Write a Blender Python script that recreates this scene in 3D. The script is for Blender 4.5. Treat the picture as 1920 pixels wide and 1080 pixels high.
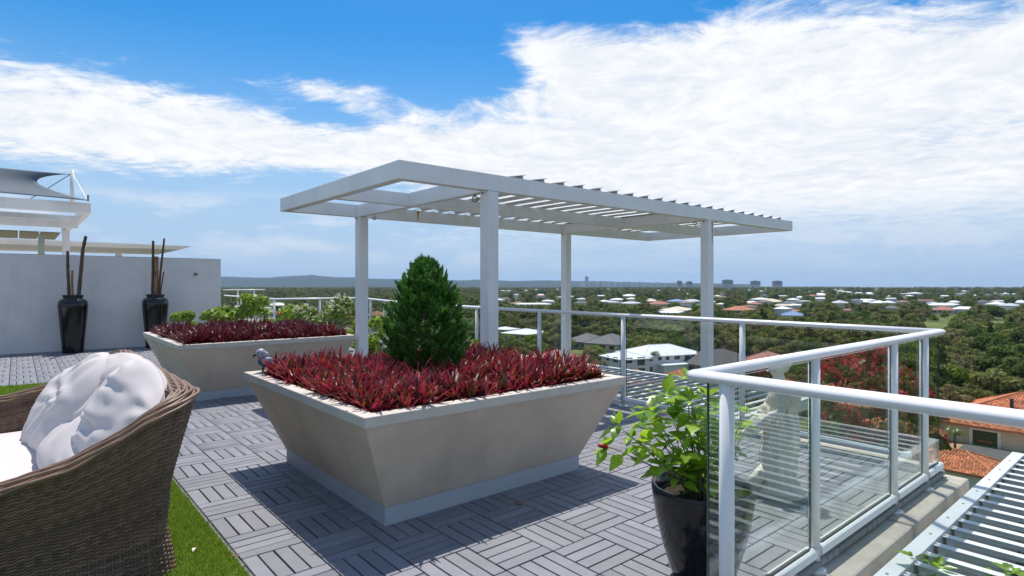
import bpy, bmesh, math, random
import numpy as np
from mathutils import Vector, Matrix, noise as mnoise

for o in list(bpy.data.objects):
    bpy.data.objects.remove(o)
scene = bpy.context.scene
COL = scene.collection
PI = math.pi

# ------------------------------------------------------------------ camera
CAM_H = 1.31
FPX = 1094.0                      # focal length in pixels of a 1920 wide picture
HOR = 535.0
YAW = math.radians(49.7)
FWD = Vector((math.cos(YAW), math.sin(YAW), 0))
RGT = Vector((math.sin(YAW), -math.cos(YAW), 0))
cam_d = bpy.data.cameras.new('camera')
cam_d.sensor_width = 36
cam_d.lens = FPX / 1920 * 36
cam_d.shift_y = -5.0 / 1920
cam_d.clip_start = 0.05
cam_d.clip_end = 120000
cam = bpy.data.objects.new('camera', cam_d)
cam.location = (0, 0, CAM_H)
cam.rotation_euler = (PI / 2, 0, YAW - PI / 2)
COL.objects.link(cam)
scene.camera = cam
scene.render.resolution_x = 1024
scene.render.resolution_y = 576

# ------------------------------------------------------------------ sun and sky
to_sun = Vector((0.128, 0.19, 0.507)).normalized()
SUN_EL = math.asin(to_sun.z)
SUN_ROT = math.atan2(to_sun.x, to_sun.y)
sun_d = bpy.data.lights.new('sun', 'SUN')
sun_d.energy = 5.0
sun_d.angle = math.radians(0.55)
sun_d.color = (1.0, 0.95, 0.875)
sun = bpy.data.objects.new('sun', sun_d)
sun.rotation_euler = (-to_sun).to_track_quat('-Z', 'Y').to_euler()
sun.location = (0, 0, 60)
COL.objects.link(sun)

scene.view_settings.view_transform = 'Standard'
scene.view_settings.look = 'None'
scene.view_settings.gamma = 1
scene.view_settings.use_curve_mapping = False
scene.view_settings.exposure = 0.0
scene.render.engine = 'CYCLES'
scene.cycles.max_bounces = 8
scene.cycles.transparent_max_bounces = 24


class NT:
    """short hand for building node trees"""
    def __init__(self, tree):
        self.t = tree; self.n = tree.nodes; self.l = tree.links

    def add(self, kind, **kw):
        nd = self.n.new(kind)
        for k, v in kw.items():
            if k == 'inp':
                for kk, vv in v.items():
                    s = nd.inputs[kk]
                    if isinstance(vv, bpy.types.NodeSocket): self.l.new(vv, s)
                    else: s.default_value = vv
            else:
                setattr(nd, k, v)
        return nd

    def m(self, op, a, b=None, c=None, clamp=False):
        nd = self.n.new('ShaderNodeMath'); nd.operation = op; nd.use_clamp = clamp
        for i, v in enumerate((a, b, c)):
            if v is None: continue
            if isinstance(v, bpy.types.NodeSocket): self.l.new(v, nd.inputs[i])
            else: nd.inputs[i].default_value = v
        return nd.outputs[0]

    def mix(self, f, a, b, blend='MIX'):
        nd = self.n.new('ShaderNodeMix'); nd.data_type = 'RGBA'; nd.blend_type = blend
        nd.clamp_factor = True
        for s, v in ((nd.inputs[0], f), (nd.inputs[6], a), (nd.inputs[7], b)):
            if isinstance(v, bpy.types.NodeSocket): self.l.new(v, s)
            elif isinstance(v, (int, float)): s.default_value = v
            else: s.default_value = tuple(v) + ((1,) if len(v) == 3 else ())
        return nd.outputs[2]

    def smooth(self, v, lo, hi, a=0.0, b=1.0):
        nd = self.n.new('ShaderNodeMapRange'); nd.interpolation_type = 'SMOOTHSTEP'
        self.l.new(v, nd.inputs[0])
        for i, x in zip((1, 2, 3, 4), (lo, hi, a, b)): nd.inputs[i].default_value = x
        return nd.outputs[0]

    def ramp(self, f, stops):
        nd = self.n.new('ShaderNodeValToRGB'); cr = nd.color_ramp
        while len(cr.elements) < len(stops): cr.elements.new(0.5)
        for e, (p, c) in zip(cr.elements, stops):
            e.position = p; e.color = tuple(c) + (1,)
        self.l.new(f, nd.inputs[0])
        return nd.outputs[0]


def azel(px, py):
    az = math.atan((px - 960) / FPX)
    el = math.atan((HOR - py) / FPX * math.cos(az))
    return az, el

world = bpy.data.worlds.new('World')
scene.world = world
world.use_nodes = True
w = NT(world.node_tree)
w.n.clear()
SKY_STRENGTH = 0.10
sky = w.add('ShaderNodeTexSky', sky_type='NISHITA', sun_disc=False, sun_elevation=SUN_EL,
            sun_rotation=SUN_ROT, altitude=30, air_density=1.0, dust_density=0.6, ozone_density=2.2)
geo = w.add('ShaderNodeTexCoord')
vdir = geo.outputs['Generated']
sep = w.add('ShaderNodeSeparateXYZ', inp={0: vdir})
dx, dy, dz = sep.outputs
fw = w.m('ADD', w.m('MULTIPLY', dx, FWD.x), w.m('MULTIPLY', dy, FWD.y))
rt = w.m('ADD', w.m('MULTIPLY', dx, RGT.x), w.m('MULTIPLY', dy, RGT.y))
az = w.m('ARCTAN2', rt, fw)
el = w.m('ARCSINE', dz)
# cloud sheet: the direction projected on a layer overhead
inv = w.m('DIVIDE', 1.0, w.m('ADD', w.m('MAXIMUM', dz, 0.0), 0.10))
px_ = w.m('MULTIPLY', rt, inv)
py_ = w.m('MULTIPLY', fw, inv)
cl = w.add('ShaderNodeCombineXYZ', inp={0: px_, 1: py_, 2: 0.0})
warp = w.add('ShaderNodeTexNoise', inp={'Vector': cl.outputs[0], 'Scale': 1.3, 'Detail': 3.0})
wv = w.add('ShaderNodeVectorMath', operation='MULTIPLY_ADD',
           inp={0: warp.outputs['Color'], 1: (0.55, 0.55, 0.0), 2: cl.outputs[0]})
n1 = w.add('ShaderNodeTexNoise', inp={'Vector': wv.outputs[0], 'Scale': 1.15, 'Detail': 9.0, 'Roughness': 0.60})
n2 = w.add('ShaderNodeTexNoise', inp={'Vector': wv.outputs[0], 'Scale': 6.5, 'Detail': 8.0, 'Roughness': 0.70})
mp = w.add('ShaderNodeMapping', inp={'Vector': wv.outputs[0], 'Rotation': (0, 0, 0.55), 'Scale': (2.2, 9.0, 1)})
n3 = w.add('ShaderNodeTexNoise', inp={'Vector': mp.outputs[0], 'Scale': 1.6, 'Detail': 6.0, 'Roughness': 0.6})
fb = w.m('ADD', w.m('ADD', w.m('MULTIPLY', n1.outputs['Fac'], 0.34), w.m('MULTIPLY', n2.outputs['Fac'], 0.42)),
         w.m('MULTIPLY', n3.outputs['Fac'], 0.24))
# where the sheet is thick and where it breaks (directions, fixed to the world)
BLOBS = [  # px, py, sx, sy, tilt, weight
    (1400, 190, 430, 110, -0.05, 0.46), (1780, 200, 380, 110, -0.05, 0.34), (1030, 95, 120, 50, 0.35, 0.85), (1250, 75, 240, 42, 0.0, 0.95), (1480, 110, 160, 40, 0.0, 0.40), (1800, 110, 200, 40, 0.0, 0.18),
    (900, 255, 300, 55, 0.0, 0.40), (250, 225, 330, 58, -0.05, 0.40), (20, 210, 260, 65, 0.0, 0.36), (640, 168, 120, 22, -0.1, 0.55),
    (1500, 340, 600, 80, 0.0, 0.42), (1050, 345, 260, 40, 0.0, 0.30), (740, 300, 300, 30, 0.0, 0.15),
    (330, 20, 620, 72, 0.0, -1.25), (1000, -40, 420, 45, 0.0, -0.9), (1640, 0, 420, 46, 0.0, -0.62), (810, 105, 75, 58, 0.5, -1.0), (590, 214, 90, 17, 0.1, -0.85),
    (250, 378, 420, 34, 0.0, -1.0), (640, 338, 160, 20, 0.0, -0.55), (300, 140, 120, 14, 0.0, -0.35), (940, 140, 45, 13, 0.0, -0.75), (1000, 235, 120, 14, 0.0, -0.25), (1840, 250, 120, 20, 0, -0.25),
]
cov = None
for (bx, by, sx, sy, tl, wt) in BLOBS:
    a0, e0 = azel(bx, by)
    da = w.m('SUBTRACT', az, a0); de = w.m('SUBTRACT', el, e0)
    c, s = math.cos(tl), math.sin(tl)
    u = w.m('MULTIPLY', w.m('SUBTRACT', w.m('MULTIPLY', da, c), w.m('MULTIPLY', de, s)), FPX / sx)
    v = w.m('MULTIPLY', w.m('ADD', w.m('MULTIPLY', da, s), w.m('MULTIPLY', de, c)), FPX / sy)
    q = w.m('ADD', w.m('MULTIPLY', u, u), w.m('MULTIPLY', v, v))
    g = w.m('MULTIPLY', w.m('EXPONENT', w.m('MULTIPLY', q, -0.5)), wt)
    cov = g if cov is None else w.m('ADD', cov, g)
dens = w.m('ADD', w.m('MULTIPLY', w.m('SUBTRACT', fb, 0.5), 3.7), w.m('ADD', w.m('MULTIPLY', cov, 1.0), 0.10))
cmask = w.smooth(dens, -0.15, 0.72)
# low, soft heaps near the horizon
lowc = w.add('ShaderNodeCombineXYZ', inp={0: w.m('MULTIPLY', az, 7.0), 1: w.m('MULTIPLY', el, 26.0), 2: 3.3})
n4 = w.add('ShaderNodeTexNoise', inp={'Vector': lowc.outputs[0], 'Scale': 1.0, 'Detail': 7.0, 'Roughness': 0.55})
band = w.m('MULTIPLY', w.smooth(el, 0.005, 0.05), w.smooth(el, 0.17, 0.09))
lowm = w.m('MULTIPLY', w.smooth(n4.outputs['Fac'], 0.47, 0.68), band)
lowm = w.m('MULTIPLY', lowm, 0.62)
a0, e0 = azel(1765, 440)
cu = w.m('ADD', w.m('POWER', w.m('MULTIPLY', w.m('SUBTRACT', az, a0), FPX / 95), 2.0), w.m('POWER', w.m('MULTIPLY', w.m('SUBTRACT', el, e0), FPX / 24), 2.0))
cub = w.add('ShaderNodeCombineXYZ', inp={0: w.m('MULTIPLY', az, 30.0), 1: w.m('MULTIPLY', el, 52.0), 2: 1.0})
n5 = w.add('ShaderNodeTexNoise', inp={'Vector': cub.outputs[0], 'Scale': 1.0, 'Detail': 6.0, 'Roughness': 0.6})
cum = w.m('MULTIPLY', w.smooth(w.m('ADD', w.m('MULTIPLY', w.m('EXPONENT', w.m('MULTIPLY', cu, -0.5)), 0.55), w.m('MULTIPLY', n5.outputs['Fac'], 0.9)), 0.62, 0.95), 0.62)
lowm = w.m('MAXIMUM', lowm, cum)
hi_ = w.smooth(el, 0.05, 0.15, 0.45, 0.96)
cmask = w.m('MULTIPLY', cmask, hi_)
tot = w.m('MULTIPLY', w.m('MAXIMUM', cmask, lowm, clamp=True), w.smooth(el, -0.004, 0.012))
shade = w.smooth(w.m('ADD', n2.outputs['Fac'], w.m('MULTIPLY', n1.outputs['Fac'], 0.6)), 0.55, 1.05)
ccol = w.mix(shade, (0.84, 0.88, 0.94), (1.10, 1.09, 1.08))
ccol = w.mix(w.smooth(el, 0.15, 0.02), ccol, (0.68, 0.78, 0.90))
cbright = w.add('ShaderNodeVectorMath', operation='SCALE', inp={0: ccol, 'Scale': 1.0 / SKY_STRENGTH})
# clear air: the deep blue a little deeper, as the polarised blue overhead
hsv = w.add('ShaderNodeHueSaturation', inp={'Hue': 0.497, 'Saturation': 1.575, 'Value': 1.40, 'Color': sky.outputs[0]})
hz = w.add('ShaderNodeVectorMath', operation='SCALE', inp={0: (0.44, 0.62, 0.86), 'Scale': 1.0 / SKY_STRENGTH})
clear = w.mix(w.smooth(el, 0.42, 0.0, 0.0, 1.0), hsv.outputs[0], hz.outputs[0])
skyc = w.mix(tot, clear, cbright.outputs[0])
bg = w.add('ShaderNodeBackground', inp={'Color': skyc, 'Strength': SKY_STRENGTH})
out = w.add('ShaderNodeOutputWorld', inp={0: bg.outputs[0]})
world.cycles.sampling_method = 'MANUAL'
world.cycles.sample_map_resolution = 512

# ------------------------------------------------------------------ helpers
def ray(px):
    t = (px - 960) / FPX
    return FWD + RGT * t                      # per metre of depth

def at(px, py, z):
    """the point at height z that is seen at a pixel of the photograph"""
    d = (CAM_H - z) * FPX / (py - HOR)
    p = ray(px) * d
    return Vector((p.x, p.y, z))

def proj(p):
    d = p[0] * FWD.x + p[1] * FWD.y
    X = p[0] * RGT.x + p[1] * RGT.y
    return 960 + FPX * X / d, HOR + FPX * (CAM_H - p[2]) / d, d


class MB:
    def __init__(self):
        self.v = []; self.f = []

    def add(self, vs, fs):
        k = len(self.v)
        self.v.extend([tuple(p) for p in vs])
        self.f.extend([tuple(i + k for i in f) for f in fs])
        return self

    def box(self, x0, x1, y0, y1, z0, z1, mat=None):
        vs = [Vector(p) for p in ((x0, y0, z0), (x1, y0, z0), (x1, y1, z0), (x0, y1, z0), (x0, y0, z1), (x1, y0, z1), (x1, y1, z1), (x0, y1, z1))]
        if mat is not None: vs = [mat @ p for p in vs]
        return self.add(vs, [(0, 3, 2, 1), (4, 5, 6, 7), (0, 1, 5, 4), (1, 2, 6, 5), (2, 3, 7, 6), (3, 0, 4, 7)])

    def loft(self, rings, caps=True, closed=True):
        n = len(rings[0]); vs = [p for r in rings for p in r]; fs = []
        for i in range(len(rings) - 1):
            for j in range(n if closed else n - 1):
                a = i * n + j; b = i * n + (j + 1) % n
                fs.append((a, b, b + n, a + n))
        if caps and closed:
            fs.append(tuple(range(n - 1, -1, -1)))
            fs.append(tuple(range((len(rings) - 1) * n, len(rings) * n)))
        return self.add(vs, fs)

    def lathe(self, prof, n=32, c=(0, 0), caps=True):
        rings = [[(c[0] + r * math.cos(2 * PI * k / n), c[1] + r * math.sin(2 * PI * k / n), z) for k in range(n)] for r, z in prof]
        return self.loft(rings, caps)

    def tube(self, pts, rad, n=8, rx=None, caps=True, up=None):
        """sweep an ellipse (rad tall, rx wide) along a polyline"""
        pts = [Vector(p) for p in pts]
        rads = rad if isinstance(rad, (list, tuple)) else [rad] * len(pts)
        rings = []
        for i, p in enumerate(pts):
            if i == 0: t = pts[1] - p
            elif i == len(pts) - 1: t = p - pts[i - 1]
            else: t = (pts[i + 1] - p).normalized() + (p - pts[i - 1]).normalized()
            t.normalize()
            u = Vector(up) if up else (Vector((0, 0, 1)) if abs(t.z) < 0.95 else Vector((1, 0, 0)))
            s = t.cross(u).normalized(); u2 = s.cross(t).normalized()
            k = 1.0
            if 0 < i < len(pts) - 1:
                cs = t.dot((pts[i + 1] - p).normalized()); k = 1 / max(cs, 0.4)
            wr = (rx if rx is not None else rads[i]) * k
            rings.append([p + s * (wr * math.cos(2 * PI * j / n)) + u2 * (rads[i] * math.sin(2 * PI * j / n)) for j in range(n)])
        return self.loft(rings, caps)

    def mesh(self, name):
        me = bpy.data.meshes.new(name)
        me.from_pydata(self.v, [], self.f)
        me.update()
        return me

    def build(self, name, mat, parent=None, smooth=False, bevel=0.0):
        me = self.mesh(name)
        if smooth: me.polygons.foreach_set('use_smooth', [True] * len(me.polygons))
        return link(name, me, mat, parent, bevel)


def link(name, me, mat, parent=None, bevel=0.0):
    if mat is not None and not me.materials: me.materials.append(mat)
    o = bpy.data.objects.new(name, me)
    COL.objects.link(o)
    if parent is not None: o.parent = parent
    if bevel > 0:
        b = o.modifiers.new('bevel', 'BEVEL'); b.width = bevel; b.segments = 2; b.limit_method = 'ANGLE'; b.angle_limit = math.radians(40)
        b.harden_normals = False
    return o

def np_mesh(name, verts, faces):
    """verts (n,3), faces (m,k) all the same size"""
    me = bpy.data.meshes.new(name)
    verts = np.asarray(verts, dtype=np.float32); faces = np.asarray(faces, dtype=np.int32)
    k = faces.shape[1]
    me.vertices.add(len(verts)); me.vertices.foreach_set('co', verts.ravel())
    me.loops.add(faces.size); me.loops.foreach_set('vertex_index', faces.ravel())
    me.polygons.add(len(faces))
    me.polygons.foreach_set('loop_start', np.arange(0, faces.size, k, dtype=np.int32))
    me.polygons.foreach_set('loop_total', np.full(len(faces), k, dtype=np.int32))
    me.update(calc_edges=True)
    me.validate()
    return me

def empty(name, loc=(0, 0, 0), rz=0.0):
    o = bpy.data.objects.new(name, None)
    o.location = loc; o.rotation_euler = (0, 0, rz)
    o.empty_display_size = 0.2
    COL.objects.link(o)
    return o

def tag(o, label=None, cat=None, group=None, kind=None):
    if label: o['label'] = label
    if cat: o['category'] = cat
    if group: o['group'] = group
    if kind: o['kind'] = kind
    return o

def thing(name, label, cat, loc=(0, 0, 0), rz=0.0, group=None):
    return tag(empty(name, loc, rz), label, cat, group)

def copy_tree(o, parent=None):
    c = o.copy(); COL.objects.link(c); c.parent = parent
    for ch in list(o.children): copy_tree(ch, c)
    return c

# ------------------------------------------------------------------ materials
def mat(name, col, rough=0.6, metal=0.0, var=0.0, vscale=3.0, bump=0.0, bscale=40.0, spec=0.5, stain=None, dist=0.01, objrand=0.0, island=0.0):
    m = bpy.data.materials.new(name); m.use_nodes = True
    t = NT(m.node_tree); b = t.n['Principled BSDF']
    b.inputs['Roughness'].default_value = rough
    b.inputs['Metallic'].default_value = metal
    b.inputs['Specular IOR Level'].default_value = spec
    b.inputs['Base Color'].default_value = tuple(col) + (1,)
    tc = t.add('ShaderNodeTexCoord'); gp = t.add('ShaderNodeNewGeometry')
    pos = gp.outputs['Position']
    cur = None
    if var > 0:
        n = t.add('ShaderNodeTexNoise', inp={'Vector': pos, 'Scale': vscale, 'Detail': 6.0, 'Roughness': 0.65})
        f = t.smooth(n.outputs['Fac'], 0.3, 0.7, 1 - var, 1 + var)
        sc = t.add('ShaderNodeVectorMath', operation='SCALE', inp={0: tuple(col), 'Scale': f})
        cur = sc.outputs[0]
    if objrand > 0 or island > 0:
        oi = t.add('ShaderNodeObjectInfo')
        f = t.m('ADD', t.m('MULTIPLY', t.m('SUBTRACT', oi.outputs['Random'], 0.5), 2 * objrand),
                t.m('MULTIPLY', t.m('SUBTRACT', gp.outputs['Random Per Island'], 0.5), 2 * island))
        f = t.m('ADD', f, 1.0)
        sc = t.add('ShaderNodeVectorMath', operation='SCALE', inp={0: cur if cur is not None else tuple(col), 'Scale': f})
        cur = sc.outputs[0]
    if stain:
        scol, amt, ss = stain
        mp = t.add('ShaderNodeMapping', inp={'Vector': pos, 'Scale': ss})
        n = t.add('ShaderNodeTexNoise', inp={'Vector': mp.outputs[0], 'Scale': 1.0, 'Detail': 7.0, 'Roughness': 0.7})
        f = t.m('MULTIPLY', t.smooth(n.outputs['Fac'], 0.5, 0.78), amt)
        cur = t.mix(f, cur if cur is not None else tuple(col), scol)
    if cur is not None: t.l.new(cur, b.inputs['Base Color'])
    if bump > 0:
        n = t.add('ShaderNodeTexNoise', inp={'Vector': pos, 'Scale': bscale, 'Detail': 5.0})
        bp = t.add('ShaderNodeBump', inp={'Strength': bump, 'Distance': dist, 'Height': n.outputs['Fac']})
        t.l.new(bp.outputs[0], b.inputs['Normal'])
    return m

def leafmat(name, stops, trans=0.35, rough=0.45, spec=0.5, tcol=None, mode='island', var=0.25, clump=0.0):
    """leaf: glossy diffuse plus translucent, coloured per leaf"""
    m = bpy.data.materials.new(name); m.use_nodes = True
    t = NT(m.node_tree); b = t.n['Principled BSDF']; outn = t.n['Material Output']
    g = t.add('ShaderNodeNewGeometry'); oi = t.add('ShaderNodeObjectInfo')
    r = g.outputs['Random Per Island']
    if mode == 'object': r = oi.outputs['Random']
    elif mode == 'both': r = t.m('FRACT', t.m('ADD', t.m('MULTIPLY', r, 0.45), t.m('MULTIPLY', oi.outputs['Random'], 0.75)))
    if clump > 0:
        nc = t.add('ShaderNodeTexNoise', inp={'Vector': g.outputs['Position'], 'Scale': clump, 'Detail': 1.0})
        r = t.m('ADD', t.m('MULTIPLY', r, 0.55), t.m('MULTIPLY', t.m('SUBTRACT', nc.outputs['Fac'], 0.28), 1.05), clamp=True)
    col = t.ramp(r, stops)
    n = t.add('ShaderNodeTexNoise', inp={'Vector': g.outputs['Position'], 'Scale': 60.0 if mode != 'both' else 0.4, 'Detail': 3.0})
    f = t.smooth(n.outputs['Fac'], 0.3, 0.7, 1 - var, 1 + var)
    sc = t.add('ShaderNodeVectorMath', operation='SCALE', inp={0: col, 'Scale': f})
    t.l.new(sc.outputs[0], b.inputs['Base Color'])
    b.inputs['Roughness'].default_value = rough
    b.inputs['Specular IOR Level'].default_value = spec
    tr = t.add('ShaderNodeBsdfTranslucent')
    if tcol:
        tc2 = t.mix(0.65, sc.outputs[0], tcol)
        t.l.new(tc2, tr.inputs[0])
    else:
        t.l.new(sc.outputs[0], tr.inputs[0])
    ms = t.add('ShaderNodeMixShader', inp={0: trans, 1: b.outputs[0], 2: tr.outputs[0]})
    t.l.new(ms.outputs[0], outn.inputs[0])
    return m

def glassmat(name, tint):
    m = bpy.data.materials.new(name); m.use_nodes = True
    t = NT(m.node_tree); outn = t.n['Material Output']; t.n.remove(t.n['Principled BSDF'])
    lw = t.add('ShaderNodeLayerWeight', inp={'Blend': 0.5})
    fr = t.m('ADD', t.m('MULTIPLY', t.m('POWER', lw.outputs['Facing'], 5.0), 0.90), 0.036)
    tr = t.add('ShaderNodeBsdfTransparent', inp={0: tuple(tint) + (1,)})
    gl = t.add('ShaderNodeBsdfGlossy', inp={'Roughness': 0.0, 'Color': (0.95, 1, 0.98, 1)})
    ms = t.add('ShaderNodeMixShader', inp={0: fr, 1: tr.outputs[0], 2: gl.outputs[0]})
    t.l.new(ms.outputs[0], outn.inputs[0])
    return m

M = {}
M['white'] = mat('white_powder_coat', (0.80, 0.795, 0.78), 0.38, var=0.05, vscale=1.5, stain=((0.55, 0.52, 0.46), 0.35, (3, 3, 0.8)))
M['rail'] = mat('rail_white', (0.84, 0.835, 0.82), 0.32, var=0.03, vscale=4)
M['rust'] = mat('rust_streak', (0.33, 0.16, 0.05), 0.85, var=0.3, vscale=30)
M['rustring'] = mat('galvanised_steel', (0.25, 0.24, 0.23), 0.5, 0.7, var=0.2, vscale=60)
M['wall'] = mat('rendered_wall', (0.73, 0.675, 0.64), 0.85, var=0.06, vscale=1.2, bump=0.25, bscale=60, stain=((0.40, 0.37, 0.34), 0.42, (2.2, 2.2, 0.45)))
M['cap'] = mat('wall_top_stain', (0.42, 0.39, 0.35), 0.9, var=0.35, vscale=2.5)
M['stucco'] = mat('planter_render', (0.59, 0.48, 0.38), 0.88, var=0.09, vscale=2.4, bump=0.3, bscale=110, stain=((0.34, 0.29, 0.235), 0.40, (3.5, 3.5, 0.5)))
M['rim'] = mat('planter_rim', (0.60, 0.535, 0.465), 0.85, var=0.10, vscale=5, bump=0.2, bscale=140, stain=((0.36, 0.33, 0.29), 0.5, (5, 5, 5)))
M['skirt'] = mat('planter_skirting', (0.42, 0.44, 0.47), 0.6, var=0.06, vscale=3, stain=((0.26, 0.26, 0.26), 0.4, (3, 3, 12)))
M['soil'] = mat('soil', (0.035, 0.022, 0.014), 0.95, var=0.5, vscale=25, bump=0.9, bscale=60, dist=0.03)
M['slat'] = mat('deck_slat', (0.205, 0.207, 0.232), 0.60, var=0.07, vscale=6, bump=0.12, bscale=300, objrand=0.13, island=0.13, stain=((0.14, 0.137, 0.14), 0.30, (2.5, 2.5, 2.5)))
M['tray'] = mat('deck_tray', (0.012, 0.012, 0.014), 0.8, var=0.3, vscale=10)
M['concrete'] = mat('concrete', (0.52, 0.46, 0.40), 0.9, var=0.14, vscale=5, bump=0.4, bscale=90, stain=((0.26, 0.225, 0.19), 0.6, (4, 4, 6)))
M['slab'] = mat('slab', (0.22, 0.21, 0.20), 0.9, var=0.15, vscale=3)
M['glass'] = glassmat('pane_glass', (0.955, 0.976, 0.966))
M['glassedge'] = mat('pane_edge', (0.010, 0.035, 0.030), 0.15)
M['gasket'] = mat('black_gasket', (0.015, 0.016, 0.017), 0.6)
M['alu'] = mat('louvre_aluminium', (0.74, 0.74, 0.74), 0.42, 0.0, var=0.07, vscale=3, stain=((0.35, 0.34, 0.32), 0.45, (3, 3, 3)))
M['membrane'] = mat('roof_membrane', (0.13, 0.125, 0.11), 0.85, var=0.2, vscale=1.5, stain=((0.08, 0.08, 0.075), 0.6, (1.5, 1.5, 1.5)))
M['blackglaze'] = mat('black_glaze', (0.008, 0.008, 0.009), 0.12, var=0.2, vscale=8)
M['blackpot'] = mat('black_pot', (0.010, 0.010, 0.011), 0.13, var=0.3, vscale=10, bump=0.06, bscale=30)
# ================================================================== the terrace
T = 0.30                                   # deck tile
X0, Y0 = 1.116, 2.963                      # corner of one tile
def deck_has(x, y):
    if y > 14.62 or x < -4.2: return False
    if y < 1.24: return x < 1.80
    return x < 5.12 + max(0, (y - 7.0)) * 0.16

tray = MB()
tray.add([(-4.3, -1.5, -0.032), (1.84, -1.5, -0.032), (1.84, 1.24, -0.032), (-4.3, 1.24, -0.032)], [(0, 1, 2, 3)])
tray.add([(-4.3, 1.24, -0.032), (5.14, 1.24, -0.032), (5.14, 7.0, -0.032), (6.3, 14.7, -0.032), (-4.3, 14.7, -0.032)], [(0, 1, 2, 3, 4)])
deck = tag(tray.build('deck', M['tray']), kind='structure')

SL_W, SL_G = 0.0665, 0.0085
def slat_mesh():
    mb = MB(); h = SL_W / 2; l = T / 2 - 0.0035; b = 0.0015
    vs = [(-h, -l, -0.031), (h, -l, -0.031), (h, l, -0.031), (-h, l, -0.031),
          (-h, -l, -b), (h, -l, -b), (h, l, -b), (-h, l, -b),
          (-h + b, -l + b, 0), (h - b, -l + b, 0), (h - b, l - b, 0), (-h + b, l - b, 0)]
    fs = [(8, 9, 10, 11)]
    for i in range(4):
        j = (i + 1) % 4
        fs += [(i, j, j + 4, i + 4), (i + 4, j + 4, j + 8, i + 8)]
    mb.add(vs, fs)
    return mb
smb = slat_mesh(); slat_me = smb.mesh('deck_slat'); slat_me.materials.append(M['slat'])
sv = np.array(smb.v); sf = [f for f in smb.f]
cands = []
rs = random.Random(4)
for i in range(-18, 18):
    for j in range(-15, 40):
        cx, cy = X0 + (i + .5) * T, Y0 + (j + .5) * T
        if not deck_has(cx, cy): continue
        along_y = (i + j) % 2 == 0
        for k in range(4):
            o = (k - 1.5) * T / 4
            x, y = (cx + o, cy) if along_y else (cx, cy + o)
            p = proj((x, y, 0))
            d = p[2]
            if d < 0.4 or not (-150 < p[0] < 2070): continue
            seen = p[1] < 1090 and 0 < p[0] < 1920
            # hidden under the planters or the turf mat
            if 1.52 < x < 3.06 and 2.86 < y < 4.40: seen = False
            if 1.55 < x < 3.1 and 7.3 < y < 9.2: seen = False
            if x < 0.79 and y < 9.85: seen = False
            cands.append((0 if seen else 1, d, x, y, along_y, rs.uniform(-0.0012, 0.0012), rs.uniform(-.004, .004)))
cands.sort()
for (s_, d, x, y, ay, dz_, rr) in cands[:300]:
    o = bpy.data.objects.new('deck_slat', slat_me); COL.objects.link(o); o.parent = deck
    o.location = (x, y, dz_); o.rotation_euler = (0, 0, (0 if ay else PI / 2) + rr)
rest = cands[300:]
vv = []; 
F4 = np.array(sf)
allv = np.zeros((len(rest), len(sv), 3)); 
for n_, (s_, d, x, y, ay, dz_, rr) in enumerate(rest):
    a = (0 if ay else PI / 2) + rr; c, s = math.cos(a), math.sin(a)
    allv[n_, :, 0] = x + sv[:, 0] * c - sv[:, 1] * s
    allv[n_, :, 1] = y + sv[:, 0] * s + sv[:, 1] * c
    allv[n_, :, 2] = sv[:, 2] + dz_
fa = (F4[None] + (np.arange(len(rest)) * len(sv))[:, None, None]).reshape(-1, 4)
ds = link('deck_slats', np_mesh('deck_slats', allv.reshape(-1, 3), fa), M['slat'], deck)
tag(ds, kind='stuff')

# building under the deck
bld = thing('apartment_building', 'pale apartment block carrying the roof terrace', 'building', (0, 0, -23))
BW = mat('building_render', (0.55, 0.53, 0.50), 0.9, var=0.08, vscale=0.6)
mb = MB(); mb.box(-12, 1.86, -12, 1.22, 0, 22.93); mb.box(-12, 5.10, 1.221, 15.5, 0, 22.93)
mb.add([(5.12, 7.0, 0), (6.3, 14.7, 0), (6.3, 15.5, 0), (5.12, 15.5, 0), (5.12, 7.0, 22.93), (6.3, 14.7, 22.93), (6.3, 15.5, 22.93), (5.12, 15.5, 22.93)],
       [(0, 1, 5, 4), (1, 2, 6, 5), (2, 3, 7, 6), (4, 5, 6, 7)])
mb.box(5.11, 7.5, 2.9, 15.4, 0, 22.2); mb.box(1.87, 5.9, -12, 1.0, 0, 22.1)
mb.build('wall', BW, bld)
MB().box(5.91, 5.975, -2.6, 0.90, 22.0, 22.86).build('parapet', BW, bld)
MB().box(1.97, 5.975, 0.905, 0.98, 22.0, 22.86).build('parapet', BW, bld)
# lower roof terraces under the louvres
mbr = MB(); mbr.box(5.14, 7.52, 2.88, 15.4, 22.21, 22.26); mbr.box(1.88, 5.92, -12, 0.98, 22.11, 22.2)
mbr.build('roof_membrane', M['membrane'], bld)

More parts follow.
